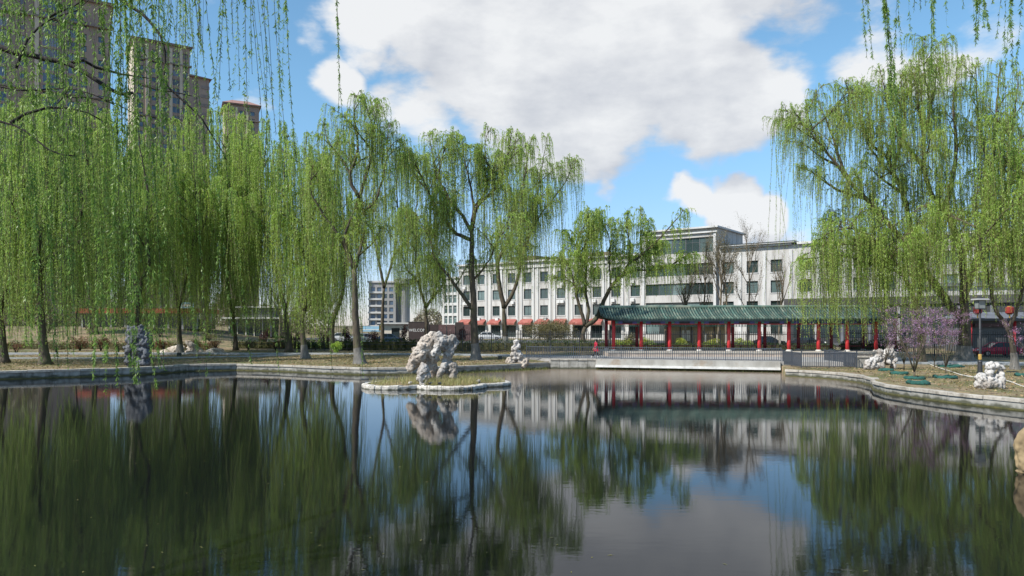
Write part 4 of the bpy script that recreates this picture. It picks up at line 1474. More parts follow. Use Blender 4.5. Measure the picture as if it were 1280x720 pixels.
def willow(label, D, trunk, limbs, r0=.35, lmin=2.0, lmax=6.0, zlow=2.5, tone='leaf', seed=1, twig_len=2.4, dens=1.0, spread=3.5,
           leaf=(.16, .054), wash=None, wash_z=1.2, extra=3, side_step=.68, strand_step=.34, name='willow_tree', group='willows on the lawn', spacing=.074, hang=.0):
    """trunk and limbs are given as pixel polylines of the photograph at distance D; every limb also gets a tip offset in depth"""
    rr = random.Random(seed)
    rg = np.random.default_rng(seed)
    b = G(*trunk[0]) if D is None else Vector((P(trunk[0][0], trunk[0][1], D).x, D, gh(P(trunk[0][0], 0, D).x, D)))
    D = b.y
    root = thing(name, label, 'tree', tuple(b), group=group)
    tw = [P(x, y, D) for x, y in trunk]
    tw[0] = Vector(b) - Vector((0, 0, .15))
    tl = smooth_line(tw, .5, .03, seed)
    n = len(tl)
    rads = [r0 * (1 - .5 * i / (n - 1)) * (1 + .55 * math.exp(-(p.z - b.z) / .45)) for i, p in enumerate(tl)]
    MB().tube(tl, rads, 9).build('trunk', M['bark'], root, True)
    if wash:
        wp = [p for p in tl if p.z < b.z + wash_z]
        wp = [tl[0]] + smooth_line([tl[0], tl[max(1, len(wp) - 1)]], .25)[1:] if len(wp) < 3 else wp
        MB().tube(wp, [rads[min(i, n - 1)] * 1.03 + .012 for i in range(len(wp))], 10, cap=False).build('whitewash_band', M[wash], root, True)
    lines = []
    top_r = rads[-1]
    for li, lb in enumerate(limbs):
        pts, rl, dy = lb[0], lb[1], lb[2]
        d0 = lb[3] if len(lb) > 3 else 0.0
        m = len(pts)
        w = []
        for i, (x, y) in enumerate(pts):
            s = i / max(1, m - 1)
            w.append(P(x, y, D + d0 + dy * s ** 1.2))
        ln = smooth_line(w, .5, .05, seed * 31 + li)
        ln = ln[:max(4, int(len(ln) * .97))]
        k = len(ln)
        rl = rl * r0
        MB().tube(ln, [max(.022, rl * (1 - .85 * i / (k - 1))) for i in range(k)], 6).build('limb', M['bark'], root, True)
        lines.append((ln, 1.0))
    # limbs growing towards and away from the viewer give the crown its depth
    ex = MB()
    base_lines = list(lines)
    for i in range(extra):
        ln, _ = rr.choice(base_lines)
        p = ln[int(len(ln) * rr.uniform(.25, .65))]
        a = (math.pi / 2 if i % 2 else -math.pi / 2) + rr.uniform(-.7, .7)
        L = rr.uniform(.7, 1.15) * spread
        pts = [p]
        el = rr.uniform(.5, 1.1)
        for s in (.33, .66, 1):
            pts.append(p + Vector((math.cos(a) * L * s, math.sin(a) * L * s, L * el * (s - .25 * s * s))))
        l2 = smooth_line(pts, .5, .06, seed + i)
        k = len(l2)
        MB().tube(l2, [max(.02, .09 * (1 - .8 * j / (k - 1))) for j in range(k)], 5).build('limb', M['bark'], root, True)
        lines.append((l2, .9))
    # secondary limbs fill the crown between the main ones
    for ln, _ in list(lines):
        L = sum((a - c).length for a, c in zip(ln[:-1], ln[1:]))
        for _k in range(int(L / 2.5)):
            i = int(len(ln) * rr.uniform(.30, .86))
            i = min(max(1, i), len(ln) - 1)
            t = (ln[i] - ln[i - 1]).normalized()
            a = rr.uniform(0, 6.283)
            d = (t * .6 + Vector((math.cos(a), math.sin(a), 0)) * .8 + Vector((0, 0, .35))).normalized()
            q = spread * rr.uniform(.3, .68)
            p = ln[i]
            l2 = smooth_line([p, p + d * q * .35 + Vector((0, 0, .08 * q)), p + d * q * .7 + Vector((0, 0, .08 * q)), p + d * q], .4, .05, seed + i)
            k = len(l2)
            ex.tube(l2, [max(.018, .06 * (1 - .75 * j / (k - 1))) for j in range(k)], 4)
            lines.append((l2, .8))
    if ex.v:
        ex.build('branches', M['bark'], root, True)['kind'] = 'stuff'
    # side branches
    tw_mb = MB()
    st_p, st_d, st_b, st_l = [], [], [], []

    def side(p, d, L):
        pts = []
        for s in (0, .3, .6, 1.0):
            pts.append(p + d * (L * s) + Vector((0, 0, -.22 * L * s * s)) + Vector((rr.uniform(-.08, .08), rr.uniform(-.08, .08), rr.uniform(-.06, .06))))
        tw_mb.tube(pts, [.028, .02, .014, .008], 3, cap=False)
        k = max(1, int(L / (strand_step * 1.95)))
        bt = rr.gauss(.5, .24)
        lf = rr.uniform(.45, 1.15)
        for j in range(k):
            s = .25 + .75 * (j + rr.random()) / k
            i0 = min(2, int(s / .34))
            q = pts[i0].lerp(pts[i0 + 1], min(1, max(0, (s - (0, .3, .6)[i0]) / (.3, .3, .4)[i0])))
            for _c in range(rr.choice((2, 3, 3, 4))):
                st_p.append(q + Vector((rr.gauss(0, .07), rr.gauss(0, .07), rr.gauss(0, .04))))
                st_d.append(d)
                st_b.append(bt)
                st_l.append(lf)
    for ln, wgt in lines:
        L = sum((a - c).length for a, c in zip(ln[:-1], ln[1:]))
        acc_ = 0
        nxt = L * (.28 if wgt > .85 else .1)
        for i in range(len(ln) - 1):
            seg = ln[i + 1] - ln[i]
            acc_ += seg.length
            while acc_ > nxt:
                s = nxt / L
                nxt += side_step * rr.uniform(.6, 1.4) / dens
                t = seg.normalized()
                a = rr.uniform(0, 2 * math.pi)
                d = Vector((math.cos(a), math.sin(a), 0)) * .9 + t * .55 + Vector((0, 0, rr.uniform(.0, .7)))
                side(ln[i + 1], d.normalized(), twig_len * rr.uniform(.45, 1.15) * (1.15 - .55 * s))
        for _ in range(5 if wgt > .85 else 3):
            t = (ln[-1] - ln[max(-3, -len(ln))]).normalized()
            d = t * .9 + Vector((rr.uniform(-1, 1), rr.uniform(-1, 1), rr.uniform(-.1, .6))) * .8
            side(ln[-1], d.normalized(), twig_len * rr.uniform(.25, .6))
    tw_o = tw_mb.build('twigs', M['twig'], root)
    tw_o['kind'] = 'stuff'
    # hanging strands
    S = np.array(st_p)
    Dv = np.array(st_d)
    ns = len(S)
    Ls = (lmin * .6 + (lmax - lmin * .6) * rg.beta(1.3, 1.9, ns)) * np.array(st_l)
    floor = zlow + rg.uniform(0, 2.5, ns) if not callable(zlow) else np.array([zlow(p) for p in S]) + rg.uniform(0, 2.0, ns)
    full = np.maximum(.5, S[:, 2] - floor)
    Ls = np.where(rg.random(ns) < hang, full * rg.uniform(.55, 1, ns), Ls)
    Ls = np.minimum(Ls, full)
    h = Dv * rg.uniform(.2, .75, (ns, 1)) + rg.normal(0, .14, (ns, 3))
    up = np.abs(rg.normal(.10, .10, ns))
    sway = rg.normal(0, .022, (ns, 2)) + np.array([.012, .0])
    tint_s = np.clip(np.array(st_b) + rg.normal(0, .10, ns), 0, 1)
    nlv = np.maximum(4, (Ls / spacing)).astype(int)
    idx = np.repeat(np.arange(ns), nlv)
    s = rg.uniform(0, 1, len(idx)) ** 1.15 * Ls[idx]
    e1 = 1 - np.exp(-s / .45)
    pos = S[idx].copy()
    pos[:, :2] += h[idx, :2] * e1[:, None]
    pos[:, :2] += (.05 * np.sin(s * 1.7 + idx * 2.1))[:, None] * np.stack([np.cos(idx * 1.3), np.sin(idx * 1.3)], 1)
    pos[:, :2] += sway[idx] * (s ** 1.3)[:, None]
    pos[:, 2] += up[idx] * e1 * 2.0 - np.maximum(0, s - .30 * e1)
    pos += rg.normal(0, .018, pos.shape)
    ax = np.stack([rg.normal(0, .5, len(idx)), rg.normal(0, .5, len(idx)), -np.abs(rg.normal(.85, .25, len(idx)))], 1)
    ax /= np.linalg.norm(ax, axis=1, keepdims=True)
    taper = np.clip(1.15 - .35 * s / Ls[idx], .5, 1.2)
    v, q = leaf_tris(pos, ax, leaf[0] * rg.uniform(.6, 1.25, len(idx)) * taper, leaf[1] * rg.uniform(.6, 1.25, len(idx)) * taper, rg)
    tn = np.clip(tint_s[idx] + rg.normal(0, .16, len(idx)), 0, 1)
    cr = place('crown', np_mesh('crown', v, q, M[tone], tn, ORG[root.name], tri=True), root)
    # thin hanging stems as narrow ribbons
    K = 5
    ss_ = np.linspace(0, 1, K)[None, :] * Ls[:, None]
    e2 = 1 - np.exp(-ss_ / .45)
    sp = np.repeat(S[:, None, :], K, 1)
    sp[:, :, :2] += h[:, None, :2] * e2[:, :, None]
    sp[:, :, :2] += sway[:, None, :] * (ss_ ** 1.3)[:, :, None]
    sp[:, :, 2] += up[:, None] * e2 * 2.0 - np.maximum(0, ss_ - .30 * e2)
    an_ = rg.uniform(0, math.pi, ns)
    wv_ = np.stack([np.cos(an_), np.sin(an_), np.zeros(ns)], 1)[:, None, :] * .011
    vv = np.stack([sp - wv_, sp + wv_], 2).reshape(-1, 3)
    base = (np.arange(ns) * K * 2)[:, None] + (np.arange(K - 1) * 2)[None, :]
    qq = np.stack([base, base + 1, base + 3, base + 2], 2).reshape(-1, 4)
    so = place('strands', np_mesh('strands', vv, qq, M['twig'], None, ORG[root.name]), root)
    so['kind'] = 'stuff'
    cr['kind'] = 'stuff'
    return root, len(idx)


NL = 0


def Wl(*a, **k):
    global NL
    r, n = willow(*a, **k)
    NL += n
    return r


# main trees of the middle distance
Wl('tall upright willow with straight trunk and feathery top, left of the rock', None, [(450, 455), (446, 420), (444, 385), (443, 350), (443, 336)],
   [([(443, 336), (436, 318), (431, 296), (438, 275), (446, 258), (449, 247)], .55, -.6),
    ([(443, 336), (449, 315), (455, 290), (457, 270), (449, 247)], .5, .6),
    ([(449, 247), (440, 232), (438, 215), (444, 200), (447, 178), (443, 140), (447, 114)], .4, -.8),
    ([(449, 247), (454, 232), (460, 212), (464, 195), (467, 160), (473, 122)], .4, .8),
    ([(438, 217), (424, 195), (410, 175), (404, 150)], .3, 1.5),
    ([(456, 262), (469, 252), (478, 225), (484, 190), (486, 150)], .3, -1.5),
    ([(447, 320), (465, 305), (473, 293), (481, 280)], .25, 1.0),
    ([(436, 318), (420, 290), (400, 262), (388, 235), (392, 200)], .35, -1.2)],
   r0=.42, hang=0.10, dens=1.3, seed=3, wash='whitewash_worn', wash_z=1.75, lmin=2.5, lmax=5.5, zlow=4.5, extra=4, spread=3.2, twig_len=1.9)
Wl('broad many-limbed willow with forking trunk right behind the rock', None, [(595, 450), (593, 415), (592, 380), (590, 340), (590, 300), (590, 281)],
   [([(590, 288), (593, 268), (599, 256), (609, 246), (620, 234), (629, 214), (636, 187), (640, 160)], .5, -.8),
    ([(590, 292), (582, 276), (573, 263), (562, 250), (555, 236), (548, 224), (540, 190), (536, 165)], .45, 1.0),
    ([(590, 300), (571, 292), (560, 280), (547, 264), (539, 247), (535, 240), (523, 225), (513, 208), (512, 185)], .5, -1.0),
    ([(592, 390), (579, 370), (557, 340), (543, 322), (538, 302), (528, 282), (518, 262)], .5, 1.6),
    ([(591, 350), (599, 342), (607, 330), (616, 318), (622, 295)], .3, -1.5),
    ([(590, 281), (592, 255), (586, 225), (580, 195), (577, 168)], .4, .4),
    ([(594, 257), (606, 240), (610, 215), (606, 185), (612, 160)], .3, 1.6),
    ([(548, 224), (552, 200), (560, 175)], .22, -1.5)],
   r0=.40, hang=0.10, dens=1.75, seed=5, wash='whitewash_worn', wash_z=1.9, lmin=2.5, lmax=5.0, zlow=6.0, extra=7, spread=4.2, twig_len=2.3)
Wl('V-shaped willow with two spreading limbs between the broad willow and the leaning one', 96, [(632, 437), (631, 410), (630, 385)],
   [([(630, 385), (625, 360), (622, 335), (625, 320), (632, 308), (640, 290), (640, 268), (644, 250), (651, 237), (656, 220), (659, 200), (666, 165)], .7, -.8),
    ([(630, 385), (640, 368), (647, 350), (651, 328), (657, 308), (664, 290), (676, 268), (690, 250), (700, 235)], .6, 1.0),
    ([(651, 240), (665, 236), (677, 225), (690, 214), (700, 205)], .3, -1.6),
    ([(640, 272), (650, 277), (662, 278), (672, 270)], .25, 1.5),
    ([(644, 250), (634, 225), (640, 195), (646, 165)], .3, 1.8),
    ([(657, 308), (668, 275), (672, 240), (680, 195), (684, 168)], .35, -1.0),
    ([(690, 250), (704, 232), (714, 212), (722, 198)], .25, 1.2)],
   r0=.45, hang=0.10, dens=1.25, seed=8, wash='whitewash', wash_z=1.6, lmin=2.5, lmax=5.5, zlow=7.0, extra=5, spread=4.4, twig_len=2.6)
Wl('leaning willow with whitewashed base whose long limbs reach over the pavilion roof', 93, [(729, 430), (729, 418), (732, 408)],
   [([(732, 408), (728, 395), (722, 375), (718, 355), (711, 333), (701, 318), (694, 312)], .6, -1.0),
    ([(732, 408), (736, 390), (732, 362), (733, 332), (731, 310), (735, 290), (739, 268)], .55, .8),
    ([(732, 408), (745, 398), (755, 375), (766, 355), (778, 344), (786, 330), (802, 319), (818, 304), (832, 290), (844, 276), (853, 264), (858, 255)], .75, -.6),
    ([(778, 344), (791, 338), (808, 338), (828, 336), (846, 328), (857, 314)], .4, 1.2),
    ([(733, 332), (722, 312), (713, 300), (707, 288)], .3, 1.4),
    ([(786, 330), (788, 308), (783, 285), (786, 262)], .3, -1.4),
    ([(802, 319), (800, 300), (804, 280), (800, 258)], .3, 1.0),
    ([(764, 357), (762, 330), (763, 305), (757, 282), (752, 262)], .28, -.8),
    ([(718, 355), (712, 352), (703, 348), (690, 347)], .2, 1.0)],
   r0=.42, hang=0.10, leaf=(.20, .066), seed=13, wash='whitewash', wash_z=1.1, lmin=2.4, lmax=4.5, zlow=6.2, extra=5, spread=4.2, twig_len=2.3, dens=1.9)
Wl('slim dark willow standing in front of the sign wall left of the rock', 97, [(533, 425), (533, 400), (532, 385)],
   [([(532, 385), (528, 370), (522, 352), (513, 342), (506, 330), (500, 305)], .6, -1),
    ([(532, 385), (538, 376), (546, 366), (555, 352), (560, 330)], .55, 1),
    ([(526, 365), (524, 345), (519, 328), (521, 300), (518, 270)], .45, 1.2),
    ([(541, 372), (545, 350), (547, 320), (543, 285)], .4, -1.2),
    ([(521, 300), (510, 280), (505, 255)], .3, -1.6)],
   r0=.36, hang=0.30, seed=17, tone='leaf_deep', lmin=2.5, lmax=8.0, zlow=4.0, extra=4, spread=3.6, twig_len=2.2, dens=1.5)
Wl('dark-trunked willow with pale painted base and a forking stem, mid left', None, [(382, 448), (379, 425), (377, 402), (380, 387)],
   [([(380, 387), (386, 364), (391, 346), (388, 326), (385, 305), (390, 270), (388, 230), (382, 195), (385, 165)], .7, -.6),
    ([(380, 392), (390, 375), (399, 352), (412, 340), (424, 325)], .4, 1.2),
    ([(388, 335), (376, 310), (366, 280), (358, 240), (355, 200), (360, 165)], .5, 1.0),
    ([(390, 270), (402, 245), (408, 210), (404, 180)], .4, -1.2),
    ([(385, 300), (375, 278), (362, 275), (350, 262)], .3, -1.5)],
   r0=.36, hang=.55, dens=0.45, leaf=(.18, .06), seed=21, wash='whitewash_worn', wash_z=1.6, lmin=3.0, lmax=7.0, zlow=.9, extra=5, spread=3.6, twig_len=2.2)
Wl('bent-trunked willow leaning right beside the tall upright one', 82, [(417, 441), (415, 420), (417, 398), (427, 372), (430, 348)],
   [([(430, 348), (428, 325), (412, 326), (392, 316), (374, 307), (362, 290)], .6, -1),
    ([(430, 348), (436, 310), (428, 270), (424, 230), (420, 190), (425, 160)], .6, 1.5),
    ([(428, 325), (415, 290), (402, 250), (396, 210)], .45, 1.8)],
   r0=.34, hang=.55, dens=0.4, leaf=(.18, .06), seed=23, lmin=3.0, lmax=7.0, zlow=.9, extra=4, spread=3.6)
Wl('twin-stemmed willow with brown trunk left of the dark-trunked one', 84, [(361, 441), (360, 415), (357, 390), (350, 360)],
   [([(350, 360), (340, 320), (330, 280), (326, 235), (332, 185), (334, 142)], .6, -1),
    ([(357, 390), (364, 350), (362, 310), (356, 260), (350, 210), (354, 152)], .6, 1),
    ([(340, 320), (318, 290), (304, 255), (300, 205), (298, 148)], .45, 1.5)],
   r0=.36, hang=.55, leaf=(.18, .06), tone='leaf', seed=27, lmin=3.0, lmax=7.0, zlow=.9, extra=5, spread=4.0, dens=0.36)
Wl('thin willow trunk behind the hanging strands, next to the flat stone', 88, [(295, 441), (294, 420), (291, 395), (286, 365)],
   [([(286, 365), (278, 320), (270, 275), (262, 230), (258, 185), (262, 132)], .65, -1.2),
    ([(291, 395), (300, 350), (304, 300), (300, 250), (302, 200), (306, 136)], .6, 1.2),
    ([(278, 320), (292, 290), (288, 240), (282, 190), (284, 130)], .45, 2.0)],
   r0=.27, hang=.55, leaf=(.18, .06), tone='leaf', seed=31, lmin=3.0, lmax=7.0, zlow=.9, extra=5, spread=4.2, dens=0.34)
Wl('slender dark willow with high fork beside the green floodlight', 82, [(225, 437), (224, 412), (223, 385)],
   [([(223, 385), (218, 355), (211, 330), (207, 305), (213, 265), (208, 220), (214, 175), (212, 142)], .7, -1),
    ([(223, 385), (229, 365), (233, 345), (240, 310), (246, 265), (243, 215), (238, 140)], .6, 1),
    ([(211, 330), (196, 300), (186, 262), (183, 215), (186, 160)], .5, 1.6),
    ([(240, 310), (256, 280), (262, 240)], .35, -1.6)],
   r0=.33, hang=.55, dens=0.36, leaf=(.18, .06), tone='leaf', seed=37, wash='whitewash_worn', wash_z=1.4, lmin=3.0, lmax=7.0, zlow=.9, extra=5, spread=4.2)
Wl('willow with crossing dark limbs standing behind the tall grey rock', 74, [(173, 447), (173, 415), (172, 385)],
   [([(172, 385), (177, 350), (186, 328), (182, 285), (184, 240), (176, 190), (172, 140)], .7, -1),
    ([(172, 385), (168, 345), (169, 312), (155, 290), (142, 265), (136, 235), (140, 185), (136, 135)], .65, 1.2),
    ([(169, 315), (150, 325), (124, 326), (104, 318), (85, 312)], .4, -1.4),
    ([(155, 290), (130, 280), (112, 262), (95, 250)], .4, 1.4)],
   r0=.36, hang=.55, dens=0.36, leaf=(.18, .06), seed=41, tone='leaf_deep', lmin=3.0, lmax=7.0, zlow=.9, extra=6, spread=4.2)
Wl('stout willow leaning near the far left shore wall', None, [(57, 456), (53, 420), (51, 385), (49, 350)],
   [([(49, 350), (45, 318), (34, 298), (20, 278), (8, 262), (-6, 235), (-10, 190)], .7, -1),
    ([(49, 340), (62, 322), (78, 312), (90, 306), (110, 300), (126, 292)], .5, 1),
    ([(45, 318), (52, 285), (60, 245), (56, 195), (62, 150), (58, 115)], .6, 1.2),
    ([(78, 312), (92, 285), (104, 260), (112, 225), (106, 175), (110, 125)], .5, -1.2),
    ([(34, 298), (28, 260), (30, 210), (24, 160), (28, 118)], .5, 1.5)],
   r0=.42, hang=.55, leaf=(.18, .06), seed=43, tone='leaf_deep', lmin=3.0, lmax=7.0, zlow=.9, extra=7, spread=4.4, dens=0.42)
Wl('dark willow at the left picture edge with low hanging strands', 66, [(6, 458), (4, 425), (0, 390)],
   [([(0, 390), (8, 350), (2, 300), (-8, 250), (-4, 190), (0, 130)], .7, -1),
    ([(4, 410), (-20, 370), (-40, 320), (-44, 250), (-40, 180)], .7, 1),
    ([(8, 350), (24, 320), (34, 280), (30, 230)], .4, 1.5)],
   r0=.35, hang=.55, dens=0.42, leaf=(.18, .06), seed=47, tone='leaf_deep', lmin=3.0, lmax=7.0, zlow=.9, extra=5, spread=4.2)
Wl('background willow filling the gap above the low orange-edged kiosk', 100, [(118, 425), (118, 390), (116, 350)],
   [([(116, 350), (104, 300), (98, 250), (92, 190), (94, 130)], .7, -1.5),
    ([(116, 350), (126, 305), (132, 250), (128, 190), (132, 130)], .65, 1.5),
    ([(104, 300), (84, 270), (72, 220), (74, 150)], .5, 2),
    ([(126, 305), (148, 270), (158, 215), (160, 150)], .5, -2)],
   r0=.40, hang=0.50, dens=0.42, seed=53, lmin=4.0, lmax=11.0, zlow=6.0, extra=5, spread=5.2, leaf=(.22, .07), spacing=.115)
Wl('background willow behind the flat stone slab, pale green', 102, [(258, 424), (258, 390), (256, 350)],
   [([(256, 350), (244, 300), (238, 250), (234, 200), (238, 128)], .7, -1.5),
    ([(256, 350), (268, 305), (276, 250), (274, 200), (278, 128)], .65, 1.5),
    ([(268, 305), (290, 275), (306, 220), (312, 150)], .5, 2)],
   r0=.40, hang=0.45, dens=0.42, seed=59, lmin=4.0, lmax=11.0, zlow=6.0, extra=5, spread=5.2, leaf=(.22, .07), spacing=.115)
Wl('background willow between the bent trunk and the slim dark one', 104, [(478, 428), (478, 395), (480, 360)],
   [([(480, 360), (472, 320), (466, 280), (468, 225), (470, 172)], .7, -1.5),
    ([(480, 360), (492, 320), (498, 280), (496, 230), (502, 165)], .6, 1.5),
    ([(492, 320), (514, 290), (522, 240), (518, 190)], .5, -1.0)],
   r0=.30, seed=61, lmin=3.0, lmax=8.0, zlow=7.5, extra=2, spread=4.0, dens=1.0, leaf=(.20, .06), spacing=.11, tone='leaf_deep')
# right bank
Wl('huge willow with whitewashed trunk dominating the right bank', 68, [(1205, 450), (1206, 425), (1206, 400), (1205, 378)],
   [([(1204, 398), (1190, 385), (1176, 366), (1162, 346), (1145, 320), (1120, 291), (1101, 268), (1082, 248), (1061, 226), (1046, 206), (1024, 179), (1006, 158), (996, 148)], .62, -1.2),
    ([(1145, 320), (1138, 290), (1134, 262), (1128, 240), (1115, 212), (1107, 194), (1091, 183), (1082, 165), (1073, 143), (1062, 118), (1056, 98)], .45, 1.4),
    ([(1205, 378), (1205, 350), (1202, 320), (1194, 290), (1180, 264), (1163, 240), (1156, 210), (1154, 170), (1148, 130), (1142, 80)], .62, -.8),
    ([(1205, 372), (1222, 320), (1233, 270), (1240, 215), (1244, 160), (1248, 105), (1252, 70)], .55, 1.2),
    ([(1202, 320), (1228, 285), (1256, 245), (1278, 200), (1292, 160), (1298, 110)], .45, -1.6),
    ([(1082, 248), (1062, 243), (1047, 237), (1034, 229), (1016, 217), (1004, 207)], .28, .9),
    ([(1061, 226), (1050, 200), (1040, 170), (1028, 140), (1020, 116)], .28, 1.5),
    ([(1128, 240), (1108, 228), (1090, 212), (1080, 200)], .25, -1.5),
    ([(1180, 264), (1190, 225), (1195, 180), (1192, 130), (1198, 72)], .42, 2.0),
    ([(1156, 210), (1132, 180), (1116, 150), (1106, 115), (1100, 85)], .34, 2.2),
    ([(1115, 212), (1126, 180), (1130, 140), (1126, 90)], .28, -1.8),
    ([(1162, 346), (1140, 345), (1118, 330), (1098, 318), (1072, 300)], .3, -2.2),
    ([(1024, 179), (1008, 168), (996, 160), (986, 157)], .14, -1.4),
    ([(1046, 206), (1026, 196), (1010, 184), (997, 177)], .2, 1.8),
    ([(1154, 170), (1166, 125), (1172, 70)], .25, 1.0),
    ([(1240, 215), (1224, 160), (1220, 78)], .28, -1.8),
    ([(1233, 270), (1262, 185), (1274, 88)], .3, 2.4),
    ([(1134, 262), (1120, 225), (1098, 200), (1078, 160), (1080, 100)], .25, 2.6),
    ([(1003, 156), (994, 142), (984, 140), (975, 147)], .10, .6),
    ([(1024, 179), (1012, 150), (1006, 128)], .16, -1.0)],
   r0=.68, hang=.06, leaf=(.14, .046), spacing=.062, seed=67, wash='whitewash_worn', wash_z=1.9, lmin=2.5, lmax=4.8, zlow=4.0, extra=9, spread=5.0, dens=1.3, twig_len=2.5, group='willows on the right bank')
Wl('leaning willow at the right edge with whitewashed foot behind the lamp', 58, [(1269, 463), (1267, 440), (1262, 415), (1252, 398)],
   [([(1252, 398), (1243, 385), (1236, 350), (1226, 310), (1220, 265), (1224, 215)], .6, -1),
    ([(1262, 412), (1274, 375), (1282, 330), (1290, 280), (1286, 220), (1294, 150)], .65, 1),
    ([(1236, 350), (1250, 310), (1256, 260), (1262, 200), (1266, 140)], .5, -1.2),
    ([(1282, 330), (1304, 300), (1322, 255), (1330, 200)], .45, 1.5)],
   r0=.26, hang=0.35, seed=71, wash='whitewash_worn', wash_z=1.7, lmin=2.5, lmax=7.0, zlow=3.8, extra=6, spread=3.8, dens=1.35, group='willows on the right bank')
Wl('willow just left of the big right one, its strands over the pavilion end', 66, [(1152, 449), (1150, 412), (1146, 380)],
   [([(1146, 380), (1130, 345), (1110, 318), (1088, 296), (1064, 285), (1040, 290), (1022, 302)], .65, -1.2),
    ([(1146, 380), (1156, 335), (1168, 290), (1176, 240), (1180, 190)], .6, 1.5),
    ([(1130, 345), (1112, 335), (1086, 330), (1060, 320), (1034, 318), (1012, 326)], .45, -1.0),
    ([(1110, 318), (1092, 308), (1070, 305), (1045, 306), (1020, 312), (1004, 320)], .35, .8),
    ([(1110, 318), (1104, 285), (1096, 255)], .35, 1.6)],
   r0=.36, hang=.7, seed=73, lmin=2.5, lmax=7.0, zlow=1.4, extra=5, spread=4.0, dens=.9, group='willows on the right bank')

# ------------------------------------------------------------------ overhanging willows near the camera
def near_willow(label, base, trunk, boughs, strands, seed, dark_branches=(), leaf=(.068, .0155)):
    rr = random.Random(seed)
    rg = np.random.default_rng(seed)
    root = thing('willow_tree', label, 'tree', base, group='willows overhanging from the near bank')
    tl = smooth_line(trunk, .5, .02, seed)
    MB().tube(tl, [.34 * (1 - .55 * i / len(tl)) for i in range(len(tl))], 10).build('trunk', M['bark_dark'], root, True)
    for i, (pts, r) in enumerate(list(boughs) + list(dark_branches)):
        ln = smooth_line(pts, .16, .012, seed + i)
        k = len(ln)
        MB().tube(ln, [max(.006, r * (1 - .8 * j / (k - 1))) for j in range(k)], 6).build('limb', M['bark_dark'], root, True)
    V, T, SV, SQ = [], [], [], []
    nb = 0
    for (p, L, dn) in strands:
        p = np.array(p)
        n = max(3, int(L / .0125 * dn))
        s = np.sort(rg.beta(1.35, 1.0, n)) * L
        knot = rg.uniform(0, L, max(2, int(L * 5)))
        s = np.clip(np.where(rg.random(n) < .6, knot[rg.integers(0, len(knot), n)] + rg.normal(0, .035, n), s), 0, L)
        a, ph = rg.uniform(.02, .10), rg.uniform(0, 6.28)
        az = rg.uniform(0, 6.28)
        drift = rg.normal(0, .05, 2) + np.array([.02, 0])

        def path(s):
            return np.stack([p[0] + a * np.sin(s * .9 + ph) * math.cos(az) + drift[0] * s, p[1] + a * np.sin(s * .9 + ph) * math.sin(az) + drift[1] * s, p[2] - s], 1)
        pos = path(s)
        ang = rg.uniform(0, 6.28, n)
        ax = np.stack([np.cos(ang) * rg.uniform(.2, .8, n), np.sin(ang) * rg.uniform(.2, .8, n), -rg.uniform(.3, 1.2, n)], 1)
        ax /= np.linalg.norm(ax, axis=1, keepdims=True)
        sc = rg.uniform(.55, 1.25, n) * (1.05 - .3 * s / L)
        v, q = leaves_geo(pos, ax, leaf[0] * sc, leaf[1] * sc, rg)
        V.append(v)
        T.append(np.clip(rg.normal(rr.uniform(.25, .7), .18, n), 0, 1))
        K = max(4, int(L / .4))
        sp = path(np.linspace(0, L, K))
        w = np.array([math.cos(az), math.sin(az) * .3, 0]) * .0035
        SV.append(np.stack([sp - w, sp + w], 1).reshape(-1, 3))
        b = nb + np.arange(K - 1) * 2
        SQ.append(np.stack([b, b + 1, b + 3, b + 2], 1))
        nb += K * 2
    V = np.concatenate(V)
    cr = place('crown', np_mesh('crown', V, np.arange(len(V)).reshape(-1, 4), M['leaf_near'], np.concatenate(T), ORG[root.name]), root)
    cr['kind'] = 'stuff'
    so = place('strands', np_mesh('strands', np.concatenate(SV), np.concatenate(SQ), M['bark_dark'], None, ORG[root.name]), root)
    so['kind'] = 'stuff'
    return root, len(V) // 4


tb0 = Vector((-11.2, 7.4, .5))
fork1 = Vector((-10.6, 8.0, 5.2))
boughs = [([fork1, (-9.4, 8.8, 7.6), (-7.2, 9.5, 9.3), (-4.6, 9.9, 9.9), (-2.7, 10.2, 9.6)], .13),
          ([fork1, (-9.8, 9.6, 7.4), (-8.4, 11.2, 9.6), (-6.4, 12.2, 10.6), (-4.0, 12.8, 10.6)], .12),
          ([fork1, (-9.9, 7.2, 7.4), (-8.0, 8.0, 9.0), (-6.0, 8.6, 9.3), (-4.2, 8.9, 9.0)], .11),
          ([fork1, (-11.0, 10.4, 7.8), (-10.4, 13.0, 10.0), (-8.6, 14.4, 11.4), (-6.2, 15.0, 11.6)], .12),
          ([fork1, (-11.4, 7.8, 8.0), (-11.0, 8.4, 11.0), (-9.8, 9.4, 12.6)], .12)]
DB = 10.5


def pl_(pts, D=DB, dy=0.0):
    return [P(x, y, D + dy * i / len(pts)) for i, (x, y) in enumerate(pts)]


